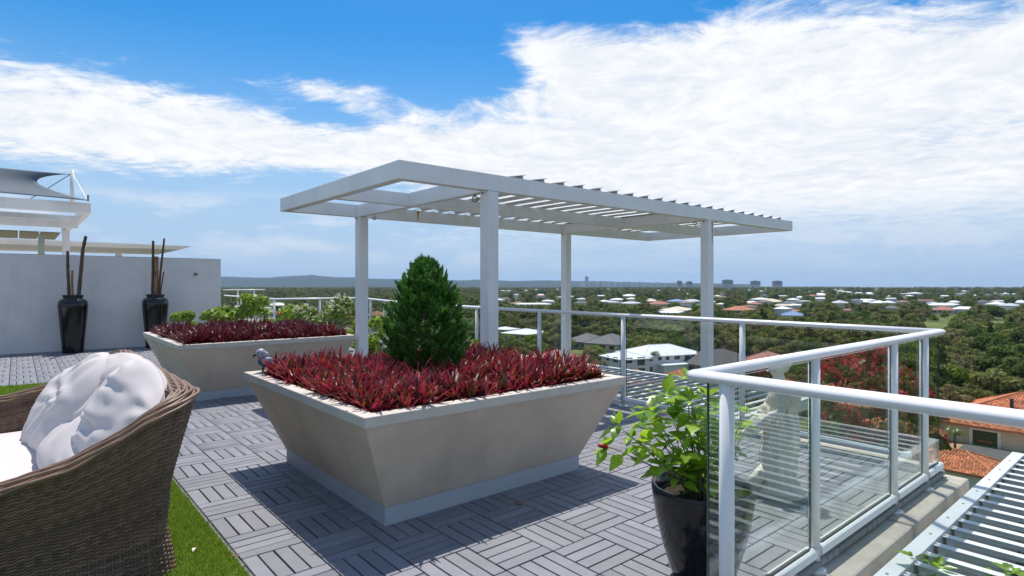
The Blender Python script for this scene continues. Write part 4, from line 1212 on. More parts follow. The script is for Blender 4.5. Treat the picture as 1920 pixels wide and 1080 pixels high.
def red_bed(name, label, box, m, seed, spacing, hscale, avoid=None):
    g = np.random.default_rng(seed); x0, x1, y0, y1 = box
    pts = []
    nx, ny = int((x1 - x0) / spacing), int((y1 - y0) / spacing)
    for i in range(nx + 1):
        for j in range(ny + 1):
            x = x0 + (x1 - x0) * (i + g.uniform(-.4, .4)) / nx; y = y0 + (y1 - y0) * (j + g.uniform(-.4, .4)) / ny
            if avoid and math.hypot(x - avoid[0], y - avoid[1]) < avoid[2]: continue
            pts.append((x, y))
    B = []; AZ = []; TL = []; LL = []; WW = []; BD = []
    for (x, y) in pts:
        k = g.integers(15, 22); s = g.uniform(.72, 1.25) * hscale * (1 + .32 * mnoise.noise(Vector((x * 2.6, y * 2.6, 9))))
        if g.random() < .04: continue
        z = 0.632 + .03 * mnoise.noise(Vector((x * 3, y * 3, 4)))
        for q in range(k):
            f = q / k
            B.append((x + g.normal(0, .008), y + g.normal(0, .008), z)); AZ.append(q * 2.399 + g.uniform(-.3, .3))
            TL.append(.05 + .98 * f ** 1.0 + g.uniform(-.12, .12)); LL.append(s * (.168 - .04 * f) * g.uniform(.75, 1.15)); WW.append(.0235 * g.uniform(.7, 1.25)); BD.append(g.uniform(.05, .6))
    v, tr = strap_leaves(np.array(B), np.array(AZ), np.array(TL), np.array(LL), np.array(WW), np.array(BD), g)
    F = (tr[None] + (np.arange(len(v)) * 10)[:, None, None]).reshape(-1, 3)
    me = np_mesh(name, v.reshape(-1, 3), F)
    return tag(link(name, me, m), label, 'foliage', kind='stuff')
RED1 = leafmat('red_leaf', [(0, (.035, .008, .009)), (.20, (.075, .012, .014)), (.34, (.20, .017, .024)), (.45, (.36, .024, .045)), (.53, (.52, .045, .095)), (.60, (.15, .014, .018)), (.68, (.36, .085, .024)), (.74, (.075, .045, .015)), (.86, (.045, .034, .013)), (1, (.13, .010, .022))], trans=.32, rough=.42, spec=.5, var=.3, clump=7.0)
RED2 = leafmat('burgundy_leaf', [(0, (.030, .006, .009)), (.4, (.090, .010, .016)), (.75, (.16, .015, .022)), (1, (.22, .028, .025))], trans=.28, rough=.42, spec=.5, var=.3, clump=6.0)
e_ = .135
red_bed('red_foliage', 'dense bright red strap-leaved plants filling the nearer planter', (P1[0] + e_, P1[1] - e_, P1[2] + e_, P1[3] - e_), RED1, 1, .076, 1.06, avoid=(2.29, 3.66, .10))
red_bed('burgundy_foliage', 'dense dark burgundy strap-leaved plants filling the farther planter', (P2[0] + e_, P2[1] - e_, P2[2] + e_, P2[3] - e_), RED2, 2, .082, 1.08)

# ------------------------------------------------------------------ conifer
cn = thing('conifer', 'dense egg-shaped green conifer rising from the nearer planter', 'conifer', (2.28, 3.66, 0.63))
MB().tube([(0, 0, -.05), (0.01, 0, .25), (0, .01, .72)], [.03, .024, .006], 8).build('trunk', BARK, cn, smooth=True)
g = np.random.default_rng(12)
def con_r(f):   # f 0 bottom .. 1 top
    return np.interp(f, [0, .07, .2, .36, .52, .67, .83, .93, 1.0], [.14, .19, .245, .255, .232, .188, .132, .080, .02])
NP_, PER = 300, 13
NS = NP_ * PER
fp_ = (np.arange(NP_) + g.random(NP_)) / NP_; fp_ = fp_ ** 1.05; ap_ = np.arange(NP_) * 2.39996 + g.normal(0, .25, NP_)
rp_ = con_r(fp_) * g.uniform(.50, .80, NP_)
ow_ = np.stack([np.cos(ap_), np.sin(ap_), np.zeros(NP_)], 1)
base_ = ow_ * rp_[:, None] + np.array([0, 0, 1.0]) * (fp_ * .795)[:, None]
pax = ow_ * (0.85 * (1 - fp_) + .22)[:, None] + np.array([0, 0, 1.0]) * (.72 + .3 * fp_)[:, None] + g.normal(size=(NP_, 3)) * .14
pax /= np.linalg.norm(pax, axis=1)[:, None]
pside = np.cross(pax, ow_); pside /= np.linalg.norm(pside, axis=1)[:, None]
ix = np.repeat(np.arange(NP_), PER)
sl_ = np.tile(np.linspace(0, 1, PER), NP_) + g.uniform(-.05, .05, NS)
plen = con_r(fp_[ix]) * .42 + .035
spl = g.uniform(-1, 1, NS)
P = base_[ix] + pax[ix] * (sl_ * plen)[:, None] + pside[ix] * (spl * .030 * (1.1 - sl_))[:, None] + g.normal(size=(NS, 3)) * .006
outw = ow_[ix]; f = fp_[ix]
axis = pax[ix] + pside[ix] * (spl * .55)[:, None] + g.normal(size=(NS, 3)) * .12
axis /= np.linalg.norm(axis, axis=1)[:, None]
pl = np.cross(axis, outw); pl /= np.linalg.norm(pl, axis=1)[:, None]
pl = pl * np.cos(g.normal(0, .9, NS))[:, None] + np.cross(axis, pl) * np.sin(g.normal(0, .9, NS))[:, None]
pl /= np.linalg.norm(pl, axis=1)[:, None]
SL = g.uniform(.045, .085, NS)
V = []; K = []
NB = 11
for q in range(NB):
    if q == NB - 1: s0, ang, ln = .30, 0.0, .75
    else:
        s0 = .06 + .75 * (q // 2) / 5; ang = (1 if q % 2 else -1) * (.75 - .06 * (q // 2)); ln = .50 - .055 * (q // 2)
    st = P + axis * (SL * s0)[:, None]
    dr = axis * math.cos(ang) + pl * math.sin(ang) + g.normal(size=(NS, 3)) * .06
    sd = np.cross(dr, np.cross(axis, pl)); sd /= np.linalg.norm(sd, axis=1)[:, None]
    wv_ = SL * .068
    V.append(np.stack([st, st + dr * (SL * ln * .5)[:, None] + sd * wv_[:, None], st + dr * (SL * ln)[:, None], st + dr * (SL * ln * .5)[:, None] - sd * wv_[:, None]], 1))
V = np.concatenate(V, 0)
CON = bpy.data.materials.new('conifer_scale_leaf'); CON.use_nodes = True
t = NT(CON.node_tree); b = t.n['Principled BSDF']; gg = t.add('ShaderNodeNewGeometry')
col = t.ramp(gg.outputs['Random Per Island'], [(0, (.026, .085, .015)), (.5, (.055, .17, .026)), (.85, (.11, .29, .040)), (1, (.19, .42, .06))])
t.l.new(col, b.inputs['Base Color']); b.inputs['Roughness'].default_value = .45
tr_ = t.add('ShaderNodeBsdfTranslucent', inp={0: col}); ms = t.add('ShaderNodeMixShader', inp={0: .25, 1: b.outputs[0], 2: tr_.outputs[0]})
t.l.new(ms.outputs[0], t.n['Material Output'].inputs[0])
link('foliage', np_mesh('conifer_foliage', V.reshape(-1, 3), np.arange(len(V) * 4).reshape(-1, 4)), CON, cn)

# ------------------------------------------------------------------ broad leaf used by the potted plants
def broad_leaf(seed, curl=.25, fold=.22, wide=.62):
    g = random.Random(seed); mb = MB(); st = [0, .12, .3, .5, .7, .87]; wd = [.10, .62, 1.0, .95, .62, .30]
    vs = []; sgn = 0
    for i, (f, w_) in enumerate(zip(st, wd)):
        hw_ = wide * .5 * w_; zc = -curl * f * f; yy = f
        tooth = .03 * (1 if i % 2 else -1)
        vs += [(-hw_, yy + tooth, zc + hw_ * fold + g.uniform(-.02, .02)), (0, yy, zc), (hw_, yy + tooth, zc + hw_ * fold + g.uniform(-.02, .02))]
    vs.append((0, 1.0, -curl))
    fs = []
    for i in range(5):
        a = i * 3; fs += [(a, a + 1, a + 4, a + 3), (a + 1, a + 2, a + 5, a + 4)]
    fs += [(15, 16, 18), (16, 17, 18)]
    vs += [(-.012, -.22, -.03), (.012, -.22, -.03)]; fs.append((19, 20, 1))
    return mb.add(vs, fs).mesh('leaf')
HIB = leafmat('hibiscus_leaf', [(0, (.075, .17, .018)), (.35, (.16, .31, .026)), (.7, (.29, .48, .036)), (1, (.42, .58, .05))], trans=.50, rough=.30, spec=.6, mode='object', var=.12, tcol=(.42, .62, .03))
LEAVES = [broad_leaf(i, curl=c, fold=fo, wide=w_) for i, (c, fo, w_) in enumerate(((.18, .25, .62), (.35, .15, .70), (.05, .35, .56), (.5, .1, .66)))]
for me in LEAVES:
    me.materials.append(HIB); me.polygons.foreach_set('use_smooth', [True] * len(me.polygons))
STEM = mat('woody_stem', (0.16, 0.12, 0.08), .85, var=.3, vscale=40)
GST = mat('green_stem', (0.16, 0.18, 0.05), .6, var=.2, vscale=40)
def leafy(t, origin, roots, tips, rnd, n_along=7, size=(.055, .095), start=.45, whorl=6, stem_r=.006, green=.5):
    """branches from roots to tips with leaves as parts of t; coordinates local to origin"""
    for (r0, tp) in zip(roots, tips):
        r0, tp = Vector(r0), Vector(tp); mid = r0.lerp(tp, .5) + Vector((rnd.uniform(-.04, .04), rnd.uniform(-.04, .04), .03))
        ctrl = [r0, mid, tp]
        def B(f): return (r0 * (1 - f) ** 2 + mid * 2 * f * (1 - f) + tp * f * f)
        pts = [B(i / 7) for i in range(8)]
        mb = MB(); mb.tube(pts, [stem_r * (1 - .75 * i / 7) for i in range(8)], 6); mb.build('stem', STEM if rnd.random() > green else GST, t, smooth=True)
        def put(p, dirv, s):
            o = bpy.data.objects.new('leaf', rnd.choice(LEAVES)); COL.objects.link(o); o.parent = t
            y = dirv.normalized(); zz = Vector((rnd.uniform(-.35, .35), rnd.uniform(-.35, .35), 1)); x = y.cross(zz).normalized(); zz = x.cross(y)
            m_ = Matrix((x, y, zz)).transposed().to_4x4(); m_.translation = p + y * .22 * s
            o.matrix_local = m_ @ Matrix.Diagonal((s, s, s, 1))
        for i in range(n_along):
            f = start + (.93 - start) * (i + rnd.random()) / n_along; a = rnd.uniform(0, 2 * PI)
            put(B(f), Vector((math.cos(a), math.sin(a), rnd.uniform(-.45, .35))), rnd.uniform(*size))
        ax_ = (B(1) - B(.85)).normalized(); u = ax_.orthogonal().normalized(); v = ax_.cross(u)
        for i in range(whorl):
            a = 2 * PI * i / whorl + rnd.uniform(-.4, .4); put(tp, ax_ * rnd.uniform(.25, .8) + u * math.cos(a) + v * math.sin(a), rnd.uniform(*size) * rnd.uniform(.7, 1.15))

# pot and hibiscus behind the near glass corner
PC = Vector((2.34, 1.440, 0)); PH = .42
pt = thing('plant_pot', 'black egg-shaped pot holding the hibiscus behind the glass corner', 'pot', PC)
MB().lathe([(.128, 0.0), (.148, .06), (.178, .16), (.202, .26), (.216, .34), (.223, .40), (.224, PH - .008), (.220, PH), (.208, PH), (.204, .37), (.19, .34)], 48).build('body', M['blackpot'], pt, smooth=True)
mb = MB(); g_ = random.Random(2)
rings = [[(r * math.cos(2 * PI * k / 24), r * math.sin(2 * PI * k / 24), .355 + g_.uniform(-.008, .012)) for k in range(24)] for r in (.198, .13, .06, .01)]
mb.loft(rings, caps=False).build('soil', M['soil'], pt, smooth=True)
hb_ = thing('hibiscus_plant', 'glossy yellow-green hibiscus growing in the black pot', 'plant', PC + Vector((0, 0, .36)))
O = PC + Vector((0, 0, .36)); rnd = random.Random(6)
tipspx = [(1290, 712, 0), (1245, 745, .05), (1222, 772, -.05), (1160, 800, -.05), (1325, 742, .1), (1345, 768, -.02), (1392, 775, .08), (1208, 835, -.12), (1268, 822, .1), (1186, 822, .05),
          (1352, 835, -.05), (1305, 795, -.1), (1245, 872, -.15), (1292, 880, .12), (1332, 862, -.12), (1398, 805, 0), (1275, 760, .12), (1310, 840, .0), (1228, 805, .1), (1140, 838, -.05), (1372, 800, .1), (1262, 790, -.05),
          (1296, 752, -.08), (1340, 800, .02), (1205, 795, .02), (1286, 850, -.16)]
tips = []
for (px, py, dd) in tipspx:
    d = 2.62 + dd; p = ray(px) * d; tips.append(Vector((p.x, p.y, CAM_H - (py - HOR) * d / FPX)) - O)
    if tips[-1].y + O.y < 1.27: tips[-1].y = 1.27 - O.y
roots = [Vector((rnd.uniform(-.05, .05), rnd.uniform(-.05, .05), -.01)) for _ in tips]
leafy(hb_, O, roots, tips, rnd, n_along=9, size=(.046, .096), start=.36, whorl=7, stem_r=.006)
REDF = leafmat('red_petal', [(0, (.45, .02, .02)), (1, (.6, .03, .05))], trans=.3)
mb = MB(); tp = tips[19]
mb.tube([tp + Vector((0, 0, .0)), tp + Vector((-.012, .01, .002)), tp + Vector((-.028, .024, .006)), tp + Vector((-.036, .03, .008))], [.006, .011, .009, .002], 8).build('flower_bud', REDF, hb_, smooth=True)

# ------------------------------------------------------------------ shrubs by the railing
def shrub(name, label, cat, loc, R, H, n, size, m, seed, z0=.08, flowers=None, lobes=14, group=None, stems=5):
    t = thing(name, label, cat, loc, group=group)
    me, cs = crown_mesh('foliage', seed, n, R, H, z0, lobes, size, .9)
    link('foliage', me, m, t)
    g = random.Random(seed)
    for k in range(stems):
        c = g.choice(list(cs)); MB().tube([(g.uniform(-.08, .08), g.uniform(-.08, .08), 0), (c[0] * .5, c[1] * .5, c[2] * .6), tuple(c[:3])], [.014, .01, .004], 6).build('stem', STEM, t)
    if flowers:
        fn, fs_, fm = flowers
        g2 = np.random.default_rng(seed + 1); V = []
        for k in range(fn):
            c = cs[g2.integers(len(cs))]; nr = g2.normal(size=3); nr[2] = abs(nr[2]) + .2; nr /= np.linalg.norm(nr)
            p = c[:3] + nr * c[3] * g2.uniform(.85, 1.15)
            for q in range(5):
                u = g2.normal(size=3); u /= np.linalg.norm(u); w2 = np.cross(u, nr); s = fs_ * g2.uniform(.6, 1.2)
                V.append([p, p + u * s + w2 * s * .45, p + u * s * 1.4, p + u * s - w2 * s * .45])
        V = np.array(V); link('blossom', np_mesh('blossom', V.reshape(-1, 3), np.arange(len(V) * 4).reshape(-1, 4)), fm, t)
    return t
YG = leafmat('yellow_green_leaf', [(0, (.09, .17, .02)), (.6, (.20, .32, .035)), (1, (.34, .46, .06))], trans=.4, tcol=(.45, .6, .04))
MG = leafmat('mid_green_leaf', [(0, (.05, .10, .015)), (.6, (.12, .20, .03)), (1, (.22, .30, .05))], trans=.35, tcol=(.35, .5, .05))
WF = leafmat('cream_petal', [(0, (.62, .56, .38)), (1, (.80, .76, .62))], trans=.3)
RF = leafmat('crimson_bract', [(0, (.45, .010, .025)), (.5, (.68, .020, .045)), (1, (.80, .05, .10))], trans=.5)
BRN = leafmat('russet_leaf', [(0, (.07, .065, .02)), (.5, (.16, .085, .03)), (1, (.24, .10, .035))], trans=.3)
shrub('flowering_bush', 'green bush dusted with cream blossom beside the left pergola post', 'bush', (4.55, 10.9, 0), .70, 1.20, 3600, .036, MG, 31, flowers=(520, .030, WF))
shrub('flowering_bush', 'lower left part of the cream-flowering hedge by the far railing', 'bush', (4.0, 11.4, 0), .62, .95, 2400, .034, YG, 32, flowers=(110, .026, WF))
sy = 'yellow-green leafy shrub %s the farther planter'
shrub('leafy_shrub', 'bright yellow-green shrub behind the left half of the farther planter', 'shrub', (2.75, 11.3, 0), .42, .93, 2200, .034, YG, 33)
shrub('leafy_shrub', 'taller yellow-green shrub in front of the far railing posts', 'shrub', (3.55, 12.3, 0), .50, 1.16, 2200, .036, YG, 34, flowers=(1, .06, RF))
shrub('leafy_shrub', 'small yellow-green shrub at the foot of the end wall', 'shrub', (2.35, 11.9, 0), .34, .84, 1500, .032, YG, 35)
shrub('leafy_shrub', 'bright green shrub between the two planters at the post foot', 'shrub', (4.05, 8.05, 0), .42, .86, 1800, .032, YG, 36)
shrub('leafy_shrub', 'green shrub just left of the conifer behind the nearer planter', 'shrub', (4.35, 7.5, 0), .34, .80, 1400, .032, YG, 37)
shrub('leafy_shrub', 'small yellow-green shrub between the conifer and the near post', 'shrub', (4.6, 6.35, 0), .26, .64, 1000, .03, YG, 38)
rf = thing('hibiscus_flower_stem', 'single red flower standing above the farther planter', 'flower', (3.55, 10.6, 0))
MB().tube([(0, 0, 0), (.03, 0, .5), (.02, .02, .80)], [.012, .009, .005], 6).build('stem', GST, rf)
for k in range(5):
    a = 2 * PI * k / 5
    MB().add([(.02, .02, .80), (.02 + .05 * math.cos(a - .5), .02 + .05 * math.sin(a - .5), .83), (.02 + .075 * math.cos(a), .02 + .075 * math.sin(a), .84), (.02 + .05 * math.cos(a + .5), .02 + .05 * math.sin(a + .5), .83)], [(0, 1, 2, 3)]).build('petal', REDF, rf)

# bougainvillea climbing the corner of the building
def bougain(label, loc, R, H, z0, nf, seed):
    t = shrub('bougainvillea', label, 'bush', (loc[0], loc[1], -2.2), R, H, 1900, .04, BRN, seed, z0=z0, flowers=(nf, .046, RF), lobes=24, stems=6)
    MB().tube([(0, 0, -20.8), (.1, .1, -10), (0, 0, .6)], [.07, .05, .03], 7).build('main_stem', STEM, t)
for (lab, px, d_, R_b, top, z0_, nf, sd) in (('large crimson bougainvillea behind the notch railing', 1612, 8.0, .66, .52, 1.2, 1150, 41), ('crimson bougainvillea spilling right of the statue', 1705, 8.3, .44, .14, 1.0, 330, 42),
                                   ('small crimson bougainvillea sprays left of the statue', 1428, 9.2, .36, .02, 1.3, 170, 43)):
    q_ = ray(px) * d_
    bougain(lab, (q_.x, q_.y), R_b, top + 2.2, z0_, nf, sd)

# young shoots coming up through the louvres
for (label, loc, tps, sd) in (('leafy shoot rising through the louvres at the bottom edge', (3.18, .84, -.75), [(.0, .02, .79), (.09, -.05, .74), (-.06, -.06, .71)], 51),
                              ('leafy shoot in the bottom right corner over the louvres', (3.42, .55, -.75), [(0.0, .0, .76), (.08, -.05, .72), (.03, .07, .70)], 52)):
    t = thing('hibiscus_shoot', label, 'plant', loc); rnd = random.Random(sd)
    leafy(t, Vector(loc), [(0, 0, 0)] * 3, tps, rnd, n_along=2, size=(.055, .082), start=.86, whorl=6, stem_r=.005, green=.2)
# ================================================================== furniture and ornaments
def blob(parts, voxel, smooth=6, name='blob', disp=None, sub=0):
    """union of closed shapes into one continuous surface"""
    mb = MB()
    for p in parts:
        if p[0] == 'e':
            c, r, rot = p[1:4]; n, m_ = 24, 16; R = rot.to_matrix() if hasattr(rot, 'to_matrix') else Matrix.Identity(3)
            vs = []; fs = []
            for i in range(m_ + 1):
                th = PI * i / m_
                for j in range(n):
                    a = 2 * PI * j / n; ex = p[4] if len(p) > 4 else 1.0 
                    sx = lambda q: math.copysign(abs(q) ** ex, q)
                    q = Vector((r[0] * sx(math.sin(th)) * sx(math.cos(a)), r[1] * sx(math.sin(th)) * sx(math.sin(a)), r[2] * sx(math.cos(th))))
                    vs.append(R @ q + Vector(c))
            for i in range(m_):
                for j in range(n): fs.append((i * n + j, (i + 1) * n + j, (i + 1) * n + (j + 1) % n, i * n + (j + 1) % n))
            mb.add(vs, fs)
        else:
            _, pts, rads = p; mb.tube(pts, list(rads), 14)
    me = mb.mesh(name); o = bpy.data.objects.new(name, me); COL.objects.link(o)
    r_ = o.modifiers.new('r', 'REMESH'); r_.mode = 'VOXEL'; r_.voxel_size = voxel
    s_ = o.modifiers.new('s', 'SMOOTH'); s_.iterations = smooth; s_.factor = .5
    if sub:
        u_ = o.modifiers.new('u', 'SUBSURF'); u_.levels = sub; u_.render_levels = sub
    dg = bpy.context.evaluated_depsgraph_get(); ev = o.evaluated_get(dg); out = bpy.data.meshes.new_from_object(ev)
    bpy.data.objects.remove(o)
    if disp:
        nrm = [v.normal.copy() for v in out.vertices]
        for v, n_ in zip(out.vertices, nrm): v.co = v.co + n_ * disp(v.co, n_)
        out.update()
    out.polygons.foreach_set('use_smooth', [True] * len(out.polygons))
    return out

# ------------------------------------------------------------------ turf
TX0, TX1, TY0, TY1 = -4.0, 0.79, 0.4, 9.85
TB = mat('turf_backing', (0.055, 0.11, 0.018), .95, var=.3, vscale=30)
tb = tag(MB().box(TX0, TX1, TY0, TY1, 0.004, 0.014).build('turf_mat', TB), kind='structure')
g = np.random.default_rng(9); pts = []
def seed_area(x0, x1, y0, y1, n): pts.append(np.stack([g.uniform(x0, x1, n), g.uniform(y0, y1, n)], 1))
seed_area(.30, TX1, 1.7, 3.7, 42000); seed_area(.45, TX1, 3.7, 5.6, 20000); seed_area(-1.2, TX1, 8.7, TY1, 16000); seed_area(-.9, TX1 , 3.7, 8.7, 9000)
p = np.concatenate(pts); n = len(p); a = g.random(n) * 2 * PI; h = g.uniform(.014, .030, n) * np.where(p[:, 1] > 5, 1.3, 1); l = g.normal(0, .011, (n, 2)); w_ = g.uniform(.0012, .0022, n) * np.where(p[:, 1] > 5, 3.0, 1)
sd = np.stack([np.cos(a) * w_, np.sin(a) * w_], 1)
V = np.zeros((n, 3, 3)); V[:, 0, :2] = p - sd; V[:, 1, :2] = p + sd; V[:, 2, :2] = p + l; V[:, :2, 2] = .013; V[:, 2, 2] = .013 + h
GR = leafmat('turf_blade', [(0, (.14, .24, .018)), (.6, (.24, .38, .026)), (.9, (.33, .46, .04)), (1, (.48, .46, .14))], trans=.35, rough=.5, spec=.3)
gr = tag(link('turf_grass', np_mesh('turf_grass', V.reshape(-1, 3), np.arange(n * 3).reshape(-1, 3)), GR), 'bright green artificial grass around the wicker sofa', 'grass', kind='stuff')

# ------------------------------------------------------------------ wicker sofa
XB, YN, YF, XF = .56, 2.94, 5.24, -.80      # back, near arm, far arm, front (base line of the walls)
RC_ = .15
def plan(s):
    """point and outward normal along the U shaped wall, s in metres"""
    L1 = XB - RC_ - XF; q = RC_ * PI / 2; L2 = YF - YN - 2 * RC_
    if s < L1: return (XF + s, YN), (0, -1)
    s -= L1
    if s < q: a = s / RC_; return (XB - RC_ + RC_ * math.sin(a), YN + RC_ - RC_ * math.cos(a)), (math.sin(a), -math.cos(a))
    s -= q
    if s < L2: return (XB, YN + RC_ + s), (1, 0)
    s -= L2
    if s < q: a = s / RC_; return (XB - RC_ + RC_ * math.cos(a), YF - RC_ + RC_ * math.sin(a)), (math.cos(a), math.sin(a))
    s -= q
    return (XB - RC_ - s, YF), (0, 1)
LTOT = 2 * (XB - RC_ - XF) + RC_ * PI + (YF - YN - 2 * RC_)
def ztop(s):
    (x, y), nn = plan(s)
    if abs(nn[0]) > .99: base = .81
    else: base = np.interp(x, [-.8, -.3, -.05, .15, .33, .46, .56], [.50, .52, .535, .585, .675, .765, .81])
    return float(base)
def flare(v, s):   # outward lean of the wall with height
    (x, y), nn = plan(s)
    k = 1.0 if abs(nn[0]) > .5 else np.interp(x, [-.5, .1, .5], [.55, .8, 1.0])
    return float(np.interp(v, [0, .25, .5, .75, 1.0], [.0, -.035, -.02, .03, .085]) * k)
sofa = thing('wicker_sofa', 'brown woven wicker sofa with high curved back at the lower left', 'sofa', ((XB + XF) / 2, (YN + YF) / 2, 0.014))
SO = Vector(((XB + XF) / 2, (YN + YF) / 2, 0.014))
WK = mat('wicker_strand', (0.185, 0.112, 0.070), .48, var=.15, vscale=12, island=.38)
WKD = mat('wicker_dark', (0.020, 0.015, 0.012), .9, var=.3, vscale=20)
SP = .027
def strands(name, off, v0, rows, s0, s1, step, amp, parent, rw=.0052, rt=.0028):
    ss = np.arange(s0, s1, step); ns = len(ss)
    PX = np.array([plan(s)[0] for s in ss]); NX = np.array([plan(s)[1] for s in ss]); ZT = np.array([ztop(s) for s in ss])
    vs = []; fs = []; rr_ = random.Random(3); k = 0
    vals = np.linspace(0, 1, 21); FL = np.array([[flare(v, s) for v in vals] for s in ss])
    for r in range(rows):
        v = v0 + (1 - v0) * (r + .5) / rows
        fl = np.array([np.interp(v, vals, FL[i]) for i in range(ns)])
        wob = np.array([.0018 * mnoise.noise(Vector((s * 6, r * .7, 0))) for s in ss])
        zz = .02 + v * (ZT - .02) + wob * 1.5
        o = off + fl + amp * np.cos(PI * ss / SP + (r % 2) * PI) + wob
        C = np.stack([PX[:, 0] + NX[:, 0] * o, PX[:, 1] + NX[:, 1] * o, zz], 1)
        N3 = np.concatenate([NX, np.zeros((ns, 1))], 1)
        ring = np.stack([C + N3 * rt, C + np.array([0, 0, rw]), C - N3 * rt, C - np.array([0, 0, rw])], 1)
        vs.append(ring.reshape(-1, 3))
        i = np.arange(ns - 1)[:, None]; j = np.arange(4)[None]
        a = k + i * 4 + j; b_ = k + i * 4 + (j + 1) % 4
        fs.append(np.stack([a, b_, b_ + 4, a + 4], 2).reshape(-1, 4)); k += ns * 4
    o = link(name, np_mesh(name, np.concatenate(vs) - np.array(SO), np.concatenate(fs)), WK, parent)
    return tag(o, kind='stuff')
def uprights(name, off, v0, s0, s1, parent):
    mb = MB(); s = s0
    while s < s1:
        pts = []
        for i in range(9):
            v = v0 + (1 - v0) * i / 8; (x, y), nn = plan(s); o = off + flare(v, s)
            pts.append(Vector((x + nn[0] * o, y + nn[1] * o, .02 + v * (ztop(s) - .02))) - SO)
        mb.tube(pts, .0042, 5); s += SP
    return tag(mb.build(name, WK, parent), kind='stuff')
strands('woven_strands', .0, .0, 82, 0.35, LTOT - .35, .0135, .0040, sofa)
uprights('upright_stakes', .0, .0, .35, LTOT - .35, sofa)
strands('inner_woven_strands', -.095, .36, 46, 0.35, LTOT - .3, .0135, .0040, sofa)
uprights('inner_upright_stakes', -.095, .36, .35, LTOT - .3, sofa)
# dark sheet added between the two skins so little light leaks through
vs = []; ss = np.linspace(0, LTOT, 120); NV = 8
for s in ss:
    (x, y), nn = plan(s)
    for i in range(NV):
        v = i / (NV - 1); o = -.047 + flare(v, s); vs.append(Vector((x + nn[0] * o, y + nn[1] * o, .03 + v * (ztop(s) - .05))) - SO)
fs = [(i * NV + j, i * NV + j + 1, (i + 1) * NV + j + 1, (i + 1) * NV + j) for i in range(119) for j in range(NV - 1)]
co = MB().add(vs, fs).build('light_stop_sheet', WKD, sofa); sm_ = co.modifiers.new('th', 'SOLIDIFY'); sm_.thickness = .05; sm_.offset = 0
# braided rim
ss = np.arange(0.3, LTOT - .3, .016)
for q in range(13):
    u = q / 12; pts = []
    for i, s in enumerate(ss):
        (x, y), nn = plan(s); br = .0055 * math.sin(s * 22 + q * 2.1); o = .012 - .112 * u + flare(1, s) + br
        z = ztop(s) + .022 * math.sin(PI * u) + .0035 * math.cos(s * 22 + q * 2.1)
        pts.append(Vector((x + nn[0] * o, y + nn[1] * o, z)) - SO)
    MB().tube(pts, .0070, 6).build('rim_cane', WK, sofa, smooth=True)
for (x, y) in ((XB - .1, YN + .1), (XB - .1, YF - .1), (XF + .06, YN + .1), (XF + .06, YF - .1)):
    MB().box(x - .03 - SO.x, x + .03 - SO.x, y - .03 - SO.y, y + .03 - SO.y, 0, .05).build('foot', WKD, sofa)
MB().box(XF + .02 - SO.x, XB - .14 - SO.x, YN + .11 - SO.y, YF - .11 - SO.y, .10, .20).build('seat_base', WKD, sofa)

